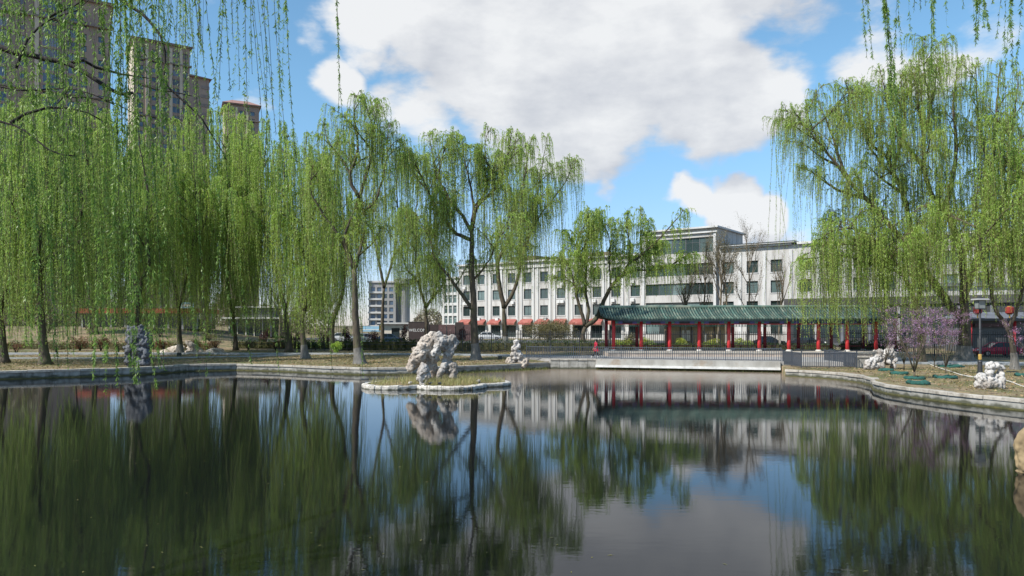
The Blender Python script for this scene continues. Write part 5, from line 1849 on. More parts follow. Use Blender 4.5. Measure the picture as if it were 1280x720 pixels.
dark = [([fork1, Vector((-9.0, 9.6, 6.9))] + pl_([(-60, 48), (0, 60), (40, 70), (85, 79), (120, 100), (150, 118), (166, 116)]), .115),
        (pl_([(85, 79), (105, 76), (120, 84), (140, 90), (186, 98)], dy=.6), .03),
        ([fork1, Vector((-9.2, 9.3, 6.3))] + pl_([(-50, 106), (0, 109), (40, 113), (95, 111), (117, 118), (143, 131)], 10.2), .035),
        (pl_([(85, 112), (80, 122), (72, 130)], 10.2), .014),
        (pl_([(82, 121), (110, 122), (145, 130), (168, 142)], 10.3), .014),
        ([fork1, Vector((-9.0, 9.0, 5.8))] + pl_([(-60, 146), (0, 152), (20, 157), (45, 175), (60, 186), (76, 193), (96, 195)], 10), .045),
        (pl_([(13, 154), (30, 143), (60, 135), (86, 135), (110, 142), (133, 154)], 10, .4), .028),
        (pl_([(118, -40), (140, -10), (165, 8), (186, 26), (200, 45), (207, 65), (206, 96), (211, 110), (240, 135), (262, 165), (283, 200)], 11), .03),
        (pl_([(20, 85), (35, 50), (60, 25), (95, 12), (118, -8)], 10.3, .6), .022),
        (pl_([(60, 22), (90, 8), (112, -6)], 9.8), .02),
        (pl_([(175, 105), (198, 112), (216, 115), (240, 120)], 11), .02)]
rs = random.Random(5)
strands = []


def bough_pts(lines):
    out = []
    for pts, r in lines:
        out += smooth_line(pts, .2, 0, 1)[6:]
    return out


bp = bough_pts(boughs)
for k in range(150):
    q = rs.choice(bp)
    x0_, y0_, z0_ = q.x + rs.uniform(-.8, 1.0), q.y + rs.uniform(-.9, .9), q.z - rs.uniform(-.1, .25)
    px = 640 + x0_ / y0_ * F
    if px > 345 or y0_ < 7.0:
        continue
    r_ = rs.random()
    if px < 60:
        yb = rs.uniform(120, 450)
    elif px < 200:
        yb = rs.uniform(110, 430) if r_ < .75 else rs.uniform(60, 200)
    elif px < 265:
        yb = rs.uniform(80, 330) if r_ < .5 else rs.uniform(40, 160)
    else:
        if rs.random() < .4:
            continue
        yb = rs.uniform(40, 205)
    d_ = rs.choice((.3, .45, .7, 1.0))
    for c in range(rs.choice((1, 2, 3, 4, 5))):
        x, y, z = x0_ + rs.gauss(0, .07), y0_ + rs.gauss(0, .08), z0_ + rs.uniform(-.1, .1)
        L = z - (CAMZ - (yb * rs.uniform(.6, 1.05) - HOR) / F * y)
        if L > .4:
            strands.append(((x, y, z), L, d_ * rs.uniform(.5, 1.1) * (.6 if px > 265 else 1)))
for (px, yend, D, dn) in [(150, 488, 9.6, 1.5), (143, 470, 9.7, 1.4), (158, 478, 9.5, 1.5), (168, 455, 9.9, 1.2), (130, 452, 9.8, 1.2), (176, 462, 9.6, 1.2), (122, 430, 10, 1.0),
                          (84, 452, 9.4, 1.2), (76, 430, 9.6, 1.1), (92, 425, 9.8, 1.0), (34, 452, 9.5, 1.2), (22, 430, 9.7, 1.1), (46, 440, 9.4, 1.1), (10, 420, 9.6, 1.0),
                          (138, 486, 9.5, 1.6), (146, 492, 9.4, 1.6), (152, 476, 9.6, 1.6), (161, 468, 9.6, 1.4), (165, 484, 9.5, 1.4), (110, 446, 9.8, 1.3), (116, 462, 9.7, 1.3), (98, 440, 9.6, 1.2), (182, 470, 9.7, 1.3), (190, 452, 9.8, 1.2), (60, 448, 9.5, 1.2), (54, 432, 9.6, 1.2), (70, 458, 9.5, 1.2), (2, 446, 9.5, 1.2), (14, 458, 9.4, 1.2), (200, 440, 9.8, 1.1),
                          (213, 462, 9.8, 1.0), (247, 470, 10.2, .9), (254, 458, 10.4, .9), (236, 420, 10.2, .8),
                          (355, 205, 12, 1.3), (352, 260, 12.1, 1.0), (347, 390, 12.2, 1.0), (358, 330, 12, .7), (326, 468, 13.5, .8), (420, 470, 15, .9), (424, 466, 15, .8), (300, 440, 13, .6), (318, 300, 13, .8),
                          (293, 120, 11, .8), (303, 150, 11, .9), (313, 90, 11.2, .6), (331, 140, 11.4, .5), (273, 128, 10.8, 1.2), (276, 133, 10.7, 1.3), (280, 110, 10.8, .9)]:
    p = P(px + rs.uniform(-3, 3), 0, D)
    z = p.z + rs.uniform(.3, .9)
    strands.append(((p.x, D, z), z - (CAMZ - (yend - HOR) / F * D), dn))
for br, r in dark:
    for q in smooth_line(br, .22, 0, 2)[4:]:
        px = 640 + q.x / q.y * F
        if -40 < px < 300 and rs.random() < .55:
            strands.append(((q.x, q.y + rs.uniform(-.05, .05), q.z), rs.uniform(.3, 2.0), rs.uniform(.5, 1.1)))
_, n = near_willow('near willow overhanging from the left, dark branches and leafy strands across the upper left', tuple(tb0),
                   [tb0 - Vector((0, 0, .3)), (-11.0, 7.6, 2.5), fork1], boughs, strands, 81, dark)
NL += n
tb1 = Vector((14.5, 6.2, .5))
fork2 = Vector((13.8, 7.0, 5.6))
boughs2 = [([fork2, (12.4, 8.6, 8.4), (10.2, 10.6, 10.0), (7.6, 11.8, 10.2), (5.4, 12.2, 9.9)], .13),
           ([fork2, (13.2, 9.2, 8.4), (11.6, 11.4, 10.4), (9.6, 12.6, 10.9), (7.4, 13.2, 10.7)], .12),
           ([fork2, (14.6, 8.0, 8.4), (13.6, 10.2, 10.6), (12.0, 11.4, 11.2)], .11)]
strands = []
for (px, yend, dn, cnt) in [(1079, 78, .9, 2), (1104, 175, 1.5, 3), (1106, 240, 1.1, 1), (1122, 92, .6, 2), (1131, 70, .6, 1), (1146, 30, .9, 2), (1150, 18, .6, 1), (1167, 72, 1.2, 2), (1168, 105, .9, 1),
                            (1184, 38, .4, 1), (1202, 22, .5, 1), (1214, 40, .7, 1), (1227, 52, 1.9, 3), (1229, 60, 1.2, 1), (1243, 20, .6, 1), (1262, 70, .8, 2), (1272, 120, .9, 2), (1278, 200, .9, 2), (1255, 40, .6, 1)]:
    for c in range(cnt):
        D = 12 + rs.uniform(-.35, .35)
        p = P(px + rs.uniform(-1.5, 1.5), 0, D)
        z = p.z + rs.uniform(.3, 1.0)
        strands.append(((p.x, D, z), z - (CAMZ - (yend + rs.uniform(-18, 6) - HOR) / F * D), dn * 1.8))
_, n = near_willow('near willow overhanging from the right, only dark strands hanging into the top right', tuple(tb1),
                   [tb1 - Vector((0, 0, .3)), (14.2, 6.6, 3), fork2], boughs2, strands, 83)
NL += n
open('/tmp/leaves.txt', 'w').write(str(NL)) if False else None

# ------------------------------------------------------------------ bare trees, saplings, shrubs, hedges
def bare_tree(label, px, py, D, ytop, seed, spreadpx=14, wash=True, mat_='bare_twig', leafy=0.0, stems=1, r0=.16, group='bare trees behind the pavilion', fork_at=.35):
    rr = random.Random(seed)
    x = (px - 640) / F * D
    b = Vector((x, D, gh(x, D)))
    H = CAMZ + (HOR - ytop) / F * D - b.z
    sp = spreadpx / F * D
    root = thing('bare_tree', label, 'tree', tuple(b), group=group)
    twm = MB()
    buds = []

    def grow(p, d, L, r, lev, mb):
        pts = [p]
        q = p
        dd = d.copy()
        for i in range(4):
            dd = (dd + Vector((rr.uniform(-.12, .12), rr.uniform(-.12, .12), .06))).normalized()
            q = q + dd * (L / 4)
            pts.append(q)
        mb.tube(pts, [r * (1 - .13 * i) for i in range(5)], 6 if lev == 0 else (4 if lev == 1 else 3), cap=False)
        if lev >= 2:
            buds.extend(pts[1:])
        if lev < 3:
            n = (7, 6, 4)[lev]
            for k in range(n):
                t = rr.uniform(fork_at if lev == 0 else .15, 1.0)
                i = min(3, int(t * 4))
                base = pts[i].lerp(pts[i + 1], t * 4 - i)
                a = rr.uniform(0, 6.283)
                w = sp / H * rr.uniform(.9, 2.2)
                nd = (dd + Vector((math.cos(a), math.sin(a), 0)) * (.25 + w)).normalized()
                grow(base, nd, L * rr.uniform(.34, .54), max(.011, r * .42), lev + 1, twm)
    trk = MB()
    for s in range(stems):
        a = rr.uniform(0, 6.28)
        d = Vector((math.cos(a) * .12 * (stems > 1), math.sin(a) * .12 * (stems > 1), 1)).normalized()
        grow(b + Vector((math.cos(a), math.sin(a), 0)) * .12 * (stems > 1) - Vector((0, 0, .1)), d, H * .64, r0, 0, trk)
    trk.build('trunk', M['bare_twig'], root, True)
    tw_ = twm.build('twigs', M[mat_], root)
    tw_['kind'] = 'stuff'
    if wash:
        MB().tube([b + Vector((0, 0, z)) for z in (-.05, .8, 1.9)], [r0 * 1.25, r0 * 1.1, r0 * 1.06], 8, cap=False).build('whitewash_band', M['whitewash'], root, True)
    if leafy > 0 and buds:
        B = np.array(buds)
        B = B[rng.random(len(B)) < min(1, leafy)]
        B = np.repeat(B, 3, 0) + rng.normal(0, .18, (len(B) * 3, 3))
        ax = rng.normal(size=B.shape)
        ax /= np.linalg.norm(ax, axis=1, keepdims=True)
        v, q = leaves_geo(B, ax, rng.uniform(.08, .18, len(B)), rng.uniform(.04, .08, len(B)))
        c = place('crown', np_mesh('crown', v, q, M['olive'], rng.uniform(.3, 1, len(B)), ORG[root.name]), root)
        c['kind'] = 'stuff'
    return root


for i, (px, D, yt, sp, lf, lab) in enumerate([
        (857, 97, 312, 10, .6, 'thin bare tree with whitewashed foot at the ochre hut, leftmost of the bare trees'),
        (882, 96, 282, 14, .8, 'bare tree with whitewashed foot right of the ochre hut'),
        (897, 94, 262, 20, 1.0, 'tall bare tree with reddish bare twigs in front of the middle block'),
        (908, 95, 268, 22, 1.0, 'tall multi-limbed bare tree right of the reddish one'),
        (934, 97, 272, 20, .8, 'tall bare tree leaning right against the white wall'),
        (975, 96, 300, 16, .15, 'small leafless tree in front of the right-hand windows')]):
    bare_tree(lab, px, 430, D, yt, 100 + i, sp, True, 'bare_twig', lf)
for i, (px, D, yt, sp, lab) in enumerate([(350, 100, 330, 16, 'greyish leafless tree far behind the twin-stemmed willow'), (520, 135, 378, 22, 'small brown leafless tree behind the slim dark willow'),
                                          (150, 106, 300, 20, 'leafless tree in front of the orange-edged kiosk'), (410, 110, 350, 18, 'leafless brown tree behind the bent-trunk willow')]):
    bare_tree(lab, px, 430, D, yt, 130 + i, sp, False, 'bare_twig', .2, group='bare trees beyond the left lawn')


def sapling(label, px, py, ytop, seed, flower=.5, net=True, stems=4, spread=.55, r=.035, fm='blossom'):
    rr = random.Random(seed)
    b = G(px, py)
    H = CAMZ + (HOR - ytop) / F * b.y - b.z
    root = thing('blossom_sapling', label, 'tree', tuple(b), group='blossoming saplings on the right bank')
    st, twm, bl = MB(), MB(), []
    st.tube([b - Vector((0, 0, .1)), b + Vector((0, 0, .25)), b + Vector((.02, 0, .55))], [r * 1.5, r * 1.3, r * 1.15], 6)
    for s in range(stems):
        a = rr.uniform(0, 6.28)
        p = b + Vector((0, 0, .45))
        pts = [p]
        for k in range(1, 6):
            t = k / 5
            pts.append(p + Vector((math.cos(a) * spread * H * .5 * t + rr.uniform(-.05, .05), math.sin(a) * spread * H * .4 * t + rr.uniform(-.05, .05), (H - .45) * (t ** .9) * rr.uniform(.93, 1.02))))
        st.tube(pts, [r * (1 - .15 * k) for k in range(6)], 5)
        for k in range(1, 6):
            for _ in range(4):
                a2 = rr.uniform(0, 6.28)
                L = H * rr.uniform(.10, .24)
                q = pts[k] + Vector((math.cos(a2) * L, math.sin(a2) * L, L * rr.uniform(.1, .9)))
                m = pts[k].lerp(q, .5) + Vector((0, 0, .05))
                twm.tube([pts[k], m, q], [.012, .009, .006], 3, cap=False)
                for t in np.linspace(.15, 1, 7):
                    bl.append(pts[k].lerp(q, float(t)))
    st.build('trunk', M['bark'], root, True)
    t_ = twm.build('twigs', M['bark'], root)
    t_['kind'] = 'stuff'
    if flower > 0:
        B = np.array(bl)
        zt = (B[:, 2] - b.z) / H
        B = B[rng.random(len(B)) < flower * np.clip((zt - .38) * 3.0, .02, 1) * np.clip((1.12 - zt) * 4, .1, 1)]
        B = np.repeat(B, 6, 0) + rng.normal(0, .085, (len(B) * 6, 3))
        ax = rng.normal(size=B.shape)
        ax /= np.linalg.norm(ax, axis=1, keepdims=True)
        v, q = leaves_geo(B, ax, rng.uniform(.04, .085, len(B)), rng.uniform(.03, .06, len(B)))
        c = place('blossoms', np_mesh('blossoms', v, q, M[fm], rng.uniform(0, 1, len(B)), ORG[root.name]), root)
        c['kind'] = 'stuff'
    return root, b


def net_ring(label, px, py, rpx, seed):
    rr = random.Random(seed)
    b = G(px, py)
    R_ = rpx / F * b.y
    t = thing('ground_net', label, 'netting', (b.x, b.y, b.z), group='green nets round the sapling feet')
    pts = [b + Vector((math.cos(a) * R_ * rr.uniform(.85, 1.1), math.sin(a) * R_ * rr.uniform(.75, 1.0), .06 + rr.uniform(-.02, .05))) for a in np.linspace(0, 6.283, 15)[:-1]]
    pts.append(pts[0])
    MB().tube(pts, [.11 + rr.uniform(-.03, .05) for _ in pts], 6, cap=False).build('roll', M['net'], t, True)
    v = [tuple(b + Vector((0, 0, .075)))] + [tuple(p) for p in pts[:-1]]
    k = len(v) - 1
    MB().add(v, [(0, 1 + i, 1 + (i + 1) % k) for i in range(k)]).build('sheet', M['net'], t)


sapling('many-stemmed sapling with purple blossom in the middle of the right bank', 1143, 474, 388, 201, .8, stems=6, spread=.75, r=.05)
sapling('pale-stemmed sapling with purple blossom left of the lamp', 1182, 467, 392, 202, .95, stems=4, spread=.6, r=.04)
sapling('small leafless-looking sapling beside the upright white rock', 1106, 463, 408, 203, .25, stems=4, spread=.7)
sapling('thin sapling with few blossoms behind the many-stemmed one', 1130, 462, 392, 204, .35, stems=4, spread=.6)
sapling('pink blossom tree at the right picture edge', 1292, 468, 405, 205, 1.0, stems=5, spread=.9)
sapling('purple blossom sapling near the whitewashed big trunk', 1168, 459, 392, 206, .9, stems=4, spread=.8)
for i, (px, py, r, lab) in enumerate([(1143, 474, 11, 'teal net around the many-stemmed sapling'), (1148, 480, 12, 'teal net strip nearest the pond wall'), (1182, 473, 12, 'teal net around the pale-stemmed sapling, on bare soil'),
                                      (1124, 468, 9, 'teal net left of the many-stemmed sapling'), (1190, 459, 13, 'teal net farther back beside the footpath'), (1108, 464, 8, 'teal net by the upright white rock'),
                                      (1278, 470, 7, 'teal net at the right picture edge')]):
    net_ring(lab, px, py, r, 300 + i)


def shrub(label, px, py, D, wpx, hpx, m, n=1500, name='shrub', group=None, leaf=(.16, .08), seed=1, trunk=True, cat='shrub', lobes=7):
    rr = random.Random(seed)
    x = (px - 640) / F * D
    b = Vector((x, D, gh(x, D)))
    w, h = wpx / F * D, hpx / F * D
    t = thing(name, label, cat, tuple(b), group=group)
    if trunk:
        mb = MB()
        for k in range(4):
            a = rr.uniform(0, 6.28)
            mb.tube([b + Vector((0, 0, -.1)), b + Vector((math.cos(a) * w * .1, math.sin(a) * w * .1, h * .4)), b + Vector((math.cos(a) * w * .3, math.sin(a) * w * .3, h * .8))], [.06, .045, .02], 5)
        mb.build('stems', M['bark_dark'], t)
    cs, rs_ = [], []
    for k in range(lobes):
        a = rr.uniform(0, 6.28)
        q = rr.uniform(.1, .34)
        cs.append(tuple(b + Vector((math.cos(a) * w * q, math.sin(a) * w * q, h * rr.uniform(.35 if trunk else .25, .78)))))
        r = rr.uniform(.16, .28)
        rs_.append((w * r, w * r, h * r * .95))
    cloud_leaves('crown', m, cs, rs_, n, leaf[0], leaf[1], t, kind='stuff', shell=.2)
    return t


shrub('big olive-brown blossoming shrub behind the fence, left of the leaning willow', 685, 425, 92, 80, 40, M['olive'], 9500, seed=1, lobes=16)
shrub('dark evergreen tree among the left willows', 94, 430, 99, 34, 108, M['evergreen'], 5200, 'evergreen_tree', None, (.3, .14), 2, True, 'tree', 14)
PG = 'purple-leaved saplings in the left bed'
for i, (px, w, h, lab) in enumerate([(332, 18, 26, 'purple-leaved sapling in front of the glass kiosk'), (368, 16, 24, 'purple-leaved sapling behind the twin-stemmed willow'), (402, 24, 30, 'largest purple-leaved sapling, beside the bent trunk'),
                                     (432, 16, 30, 'purple-leaved sapling left of the tall upright willow'), (505, 14, 30, 'dark purple-leaved sapling in front of the cream gatehouse'), (466, 20, 22, 'low purple-leaved sapling under the blue banner'),
                                     (578, 14, 26, 'purple-leaved sapling in front of the red hoarding')]):
    shrub(lab, px, 428, 94 if px < 450 else 100, w, h, M['purple'], 900, 'purple_sapling', PG, (.17, .09), 10 + i, True, 'tree', 7)
for i, (px, w, h, lab) in enumerate([(100, 22, 18, 'reddish shrub in the left bed, leftmost'), (126, 24, 20, 'reddish shrub next to the tall grey rock'), (240, 20, 14, 'reddish shrub right of the slender dark willow'), (205, 22, 15, 'reddish shrub left of the slender dark willow')]):
    shrub(lab, px, 436, 87, w, h, M['redshrub'], 900, 'red_shrub', 'reddish shrubs along the left bed', (.15, .08), 30 + i, True, 'shrub', 6)
shrub('bright green bush sprouting at the foot of the bent willow', 419, 441, 80, 18, 16, M['leaf'], 900, seed=44, lobes=5, trunk=False)
shrub('pale flowering bush seen between the first columns of the pavilion', 787, 424, 90, 22, 26, M['olive'], 1100, seed=45)
for i, (px, w, lab) in enumerate([(775, 26, 'leftmost bright green clipped bush behind the pavilion'), (808, 22, 'bright green bush behind the second column gap'), (848, 22, 'bright green bush in front of the ochre hut, left part'),
                                  (890, 26, 'bright green bush right of the ochre hut'), (930, 24, 'bright green bush between the fifth and sixth columns')]):
    shrub(lab, px, 434, 89, w, 17, M['hedge_bright'], 1000, 'green_bush', 'bright bushes behind the pavilion', (.13, .08), 50 + i, False, 'bush', 7)


for i, (px, py, w, h, mm, lab) in enumerate([
        (60, 424, 26, 14, 'hedge', 'dark green bush high on the left slope, leftmost'), (112, 424, 24, 12, 'olive', 'brownish bush on the slope in front of the kiosk glass'),
        (200, 428, 26, 13, 'hedge', 'dark green bush on the slope left of the slender dark willow'), (262, 430, 28, 13, 'olive', 'brownish bush on the slope under the small blue sign'),
        (352, 430, 24, 13, 'hedge', 'dark green bush right of the glass kiosk'), (20, 440, 30, 16, 'redshrub', 'low reddish shrub by the stout leaning willow, left side'), (70, 438, 26, 15, 'olive', 'low brownish shrub right of the stout leaning willow'),
        (148, 437, 22, 15, 'olive', 'brownish shrub just left of the tall dark grey rock'), (268, 437, 24, 13, 'redshrub', 'reddish shrub beside the thin willow trunk'),
        (310, 436, 24, 14, 'olive', 'brownish low shrub in front of the glass kiosk'), (345, 437, 22, 12, 'redshrub', 'reddish low shrub left of the twin stems'),
        (395, 437, 22, 14, 'hedge', 'dark green low bush right of the dark trunk'), (436, 436, 18, 12, 'hedge', 'dark green low bush left of the tall upright trunk')]):
    shrub(lab, px, py, (100 if py < 432 else 88 if px > 200 else 82), w, h, M[mm], 700, 'low_shrub', 'low shrubs scattered on the left lawn', (.13, .07), 70 + i, True, 'shrub', 7)


def hedge(label, x0, x1, y, hgt, dep, m, n, group=None):
    xc = (x0 + x1) / 2
    t = thing('hedge', label, 'hedge', (xc, y, gh(xc, y)))
    k = max(3, int((x1 - x0) / .9))
    cs, rs_ = [], []
    for i in range(k):
        x = x0 + (x1 - x0) * (i + .5) / k
        z = gh(x, y)
        cs.append((x, y + random.uniform(-.1, .1), z + hgt * .5))
        rs_.append((.75, dep * .55, hgt * random.uniform(.48, .58)))
    mb = MB()
    for i in range(k):
        x = x0 + (x1 - x0) * (i + .5) / k
        mb.box((x, y, gh(x, y) + hgt * .38), ((x1 - x0) / k * .9, dep * .6, hgt * .75))
    mb.build('stems', M['moss'], t)
    cloud_leaves('foliage', m, cs, rs_, n, .15, .09, t, kind='stuff', shell=.75)


hedge('dark clipped hedge behind the lawn, left of the rock', -21, -9.2, 89.5, 1.35, 1.4, M['hedge'], 4200)
hedge('dark clipped hedge right behind the black fence, left of the pavilion', -9, 11, 87, 1.25, 1.5, M['hedge'], 6500)
hedge('dark hedge running behind the pavilion', 11.3, 38, 87.5, .9, 1.3, M['hedge'], 6000)
hedge('green hedge behind the saplings at the right fence', 36.6, 43.5, 82, 1.5, 1.2, M['hedge'], 3000)

hedge('reddish-green low hedge along the path on the left slope', -62, -36, 90, .95, 1.3, M['redshrub'], 5000)
hedge('dark low hedge behind the dark-trunked and bent willows', -35, -21.5, 93, 1.1, 1.3, M['hedge'], 3200)
# far tree belt that closes the view at ground level
n = 120000
n = 80000
a = rng.uniform(-.95, .95, n)
rad = np.where(a < -.1, rng.uniform(142, 168, n), rng.uniform(205, 250, n))
xx, yy = np.sin(a) * rad * 1.3, np.cos(a) * rad * .9 + 20
keep = ~((xx > -40) & (xx < 110) & (yy < 190))
hh = 6.5 + 3 * np.sin(a * 23) + 3 * np.sin(a * 61 + 1) + 2 * np.sin(a * 140)
zz = 1.2 + rng.uniform(0, 1, n) ** .8 * np.maximum(3, hh)
pos = np.stack([xx, yy, zz], 1)[keep]
ax = rng.normal(size=pos.shape)
ax /= np.linalg.norm(ax, axis=1, keepdims=True)
v, q = leaf_tris(pos, ax, rng.uniform(.5, 1.3, len(pos)), rng.uniform(.3, .7, len(pos)))
o = place('treeline', np_mesh('treeline', v, q, M['haze_tree'], rng.uniform(0, 1, len(pos)), tri=True), None)
setp(o, 'far brownish belt of trees beyond the park', kind='stuff')

#@@ISLAND
# ------------------------------------------------------------------ island and rocks
ICX, ICY = -4.6, 48.4
LOBES = [(-7.6, 48.0, 2.15), (-4.0, 47.75, 2.35), (-1.6, 49.6, 1.55), (-6.0, 50.0, 2.0), (-3.2, 50.4, 1.9)]


def island_r(a):
    best = .5
    d = Vector((math.cos(a), math.sin(a)))
    for (cx, cy, r) in LOBES:
        e = Vector((cx - ICX, cy - ICY))
        b_ = e.dot(d)
        disc = b_ * b_ - (e.length_squared - r * r)
        if disc > 0:
            best = max(best, b_ + math.sqrt(disc))
    return best


isl = thing('island', 'small scalloped island with pale stone kerb in the pond', 'island', (ICX, ICY, 0))
na = 72
ks = 3
ring = [(a, island_r(a)) for a in np.linspace(0, 2 * math.pi, na + 1)]
for i in range(na):
    (a0, r0), (a1, r1) = ring[i], ring[i + 1]
    g = .002 if i % ks else .006
    q = [(ICX + math.cos(a0 + g) * r0, ICY + math.sin(a0 + g) * r0), (ICX + math.cos(a1 - g) * r1, ICY + math.sin(a1 - g) * r1),
         (ICX + math.cos(a1 - g) * (r1 - .38), ICY + math.sin(a1 - g) * (r1 - .38)), (ICX + math.cos(a0 + g) * (r0 - .38), ICY + math.sin(a0 + g) * (r0 - .38))]
    tz = .27 + (random.uniform(-.03, .03) if i % 3 == 0 else 0)
    mb = MB()
    if i % 2 == 0:
        jit_a, jit_b = random.uniform(-.05, .03), random.uniform(-.05, .03)
    q = [Vector(q[0]) + (Vector(q[0]) - Vector((ICX, ICY))) * jit_a * .2, Vector(q[1]) + (Vector(q[1]) - Vector((ICX, ICY))) * jit_b * .2, Vector(q[2]), Vector(q[3])]
    tz += random.uniform(-.02, .02)
    q2 = [Vector(p) * .98 + Vector((ICX, ICY)) * .02 for p in q[:2]] + q[2:]
    mb.add([(p[0], p[1], -.4) for p in q] + [(p[0], p[1], tz - .06) for p in q] + [(p[0], p[1], tz) for p in q2],
           [(k + j, k + (j + 1) % 4, k + 4 + (j + 1) % 4, k + 4 + j) for k in (0, 4) for j in range(4)] + [(8, 9, 10, 11)])
    mb.build('kerb_stone', M['kerb'], isl)
vs = [(ICX, ICY, .42)]
for s, z in ((.45, .36), (.8, .29), (1, .21)):
    for i in range(na):
        a, r = ring[i]
        r = max(.2, (r - .3)) * s
        vs.append((ICX + math.cos(a) * r, ICY + math.sin(a) * r, z + .03 * mnoise.noise((math.cos(a) * r * 2, math.sin(a) * r * 2, 0))))
fs = [(0, 1 + i, 1 + (i + 1) % na) for i in range(na)]
for k in range(2):
    for i in range(na):
        j = (i + 1) % na
        fs.append((1 + k * na + i, 1 + (k + 1) * na + i, 1 + (k + 1) * na + j, 1 + k * na + j))
MB().add(vs, fs).build('soil', M['ground'], isl, True)


def blades(name, label, pts, hmin, hmax, m, lean=.35, width=.02, tlo=.2, thi=.9, parent=None):
    n = len(pts)
    h = rng.uniform(hmin, hmax, n)
    a = rng.uniform(0, 6.283, n)
    w = np.stack([np.cos(a), np.sin(a), np.zeros(n)], 1) * width * .5
    tip = pts + np.stack([rng.normal(0, lean, n) * h, rng.normal(0, lean, n) * h, h], 1)
    v = np.stack([pts - w, pts + w, tip], 1).reshape(-1, 3)
    q = np.arange(n * 3).reshape(n, 3)
    o = place(name, np_mesh(name, v, q, m, rng.uniform(tlo, thi, n), (0, 0, 0), tri=True), parent)
    if label:
        setp(o, label, kind='stuff')
    else:
        o['kind'] = 'stuff'
    return o


pts = []
while len(pts) < 5200:
    a = random.uniform(0, 6.283)
    r = (island_r(a) - .42) * math.sqrt(random.random())
    x, y = ICX + math.cos(a) * r, ICY + math.sin(a) * r
    if mnoise.noise((x * .8, y * .8, 5)) > -.35 or random.random() < .3:
        pts.append((x, y, .24 + .1 * (1 - r / 4)))
blades('grass', 'tall thin yellow-green grass growing on the pond island', np.array(pts), .08, .55, M['reed'], .3, .028, .0, 1)
pts = []
for i in range(2600):
    t = random.random()
    x = 7.8 + 15.2 * t
    y = 68.0 - 4.6 * t - .25 - abs(random.gauss(0, .18))
    pts.append((x, y, -.03))
for i in range(700):
    px = random.uniform(560, 690)
    t = (px - 560) / 130
    x = -5.0 + 8.4 * t
    y = 61.4 + 6.6 * t - random.uniform(.1, .5)
    pts.append((x, y, -.03))
blades('reeds', 'green reeds and water weed along the foot of the promenade', np.array(pts), .08, .42, M['grass'], .3, .03, 0, .6)
pts = []
while len(pts) < 130:
    px, py = random.uniform(-60, 1340), 470 + 250 * random.random() ** 1.6
    D = CAMZ * F / (py - HOR)
    x = (px - 640) / F * D
    if math.hypot(x - ICX, D - ICY) < 6 or (x > 20 and D < 62) or D > 53:
        continue
    if mnoise.noise((x * .12, D * .12, 9)) < .0 and random.random() < .7:
        continue
    pts.append((x, D, .004))
pp_ = np.array(pts)
an2 = rng.uniform(0, 6.283, len(pp_))
v, q = [], []
for (x, y, z), a_ in zip(pts, an2):
    l_, w_2 = random.uniform(.03, .07), random.uniform(.008, .016)
    c_, s_ = math.cos(a_), math.sin(a_)
    b_ = len(v)
    v += [(x - c_ * l_, y - s_ * l_, z), (x - s_ * w_2, y + c_ * w_2, z + .004), (x + c_ * l_, y + s_ * l_, z), (x + s_ * w_2, y - c_ * w_2, z + .004)]
    q.append((b_ + 3, b_ + 2, b_ + 1, b_))
o = place('floating_leaves', np_mesh('floating_leaves', v, q, M['grass'], rng.uniform(.4, 1, len(q))), None)
setp(o, 'fallen willow leaves floating on the pond', kind='stuff')
# thin dry grass on the lawns
pts = []


def inside(x, y):
    c = False
    n = len(loop)
    j = n - 1
    for i in range(n):
        if (loop[i][1] > y) != (loop[j][1] > y) and x < (loop[j][0] - loop[i][0]) * (y - loop[i][1]) / (loop[j][1] - loop[i][1]) + loop[i][0]:
            c = not c
        j = i
    return c


while len(pts) < 42000:
    if random.random() < .75:
        x, y = random.uniform(-62, 4), random.uniform(55, 86)
    else:
        x, y = random.uniform(22, 48), random.uniform(30, 66)
    if abs(x) > .75 * y:
        continue
    if mnoise.noise((x * .35, y * .35, 2)) < -.12 and random.random() < .8:
        continue
    # pond test, cheap: distance ratio against the sorted loop
    dx, dy = x - CEN.x, y - CEN.y
    if inside(x, y):
        continue
    d = math.hypot(dx, dy)
    if inside(x - dx / d * .75, y - dy / d * .75):
        continue
    if 3 < x < 37 and 61.0 < y:
        continue
    pts.append((x, y, gh(x, y) - .02 + .09 * mnoise.noise((x * .25, y * .25, 0))))
blades('grass', 'sparse dry grass and fallen leaves on the park lawns', np.array(pts), .04, .17, M['grass'], .8, .035, .0, 1)

lp_ = np.array([p for p in pts[::3]])
lp_[:, :2] += rng.normal(0, 1.2, (len(lp_), 2))
lp_ = np.array([(x, y, gh(x, y) + .09 * mnoise.noise((x * .25, y * .25, 0)) + .025) for x, y, z in lp_ if not inside(x - (x - CEN.x) * .02, y - (y - CEN.y) * .02) and not (3 < x < 37 and y > 61)])
ax = np.stack([rng.normal(size=len(lp_)), rng.normal(size=len(lp_)), rng.normal(0, .25, len(lp_))], 1)
ax /= np.linalg.norm(ax, axis=1, keepdims=True)
v, q = leaf_tris(lp_, ax, rng.uniform(.08, .2, len(lp_)), rng.uniform(.06, .13, len(lp_)))
M['litter'] = leaf_mat('leaf_litter', (.42, .31, .17), (.13, .085, .045), .1)
o = place('fallen_leaves', np_mesh('fallen_leaves', v, q, M['litter'], rng.uniform(0, 1, len(q)), tri=True), None)
setp(o, 'brown fallen leaves scattered over the park lawns', kind='stuff')

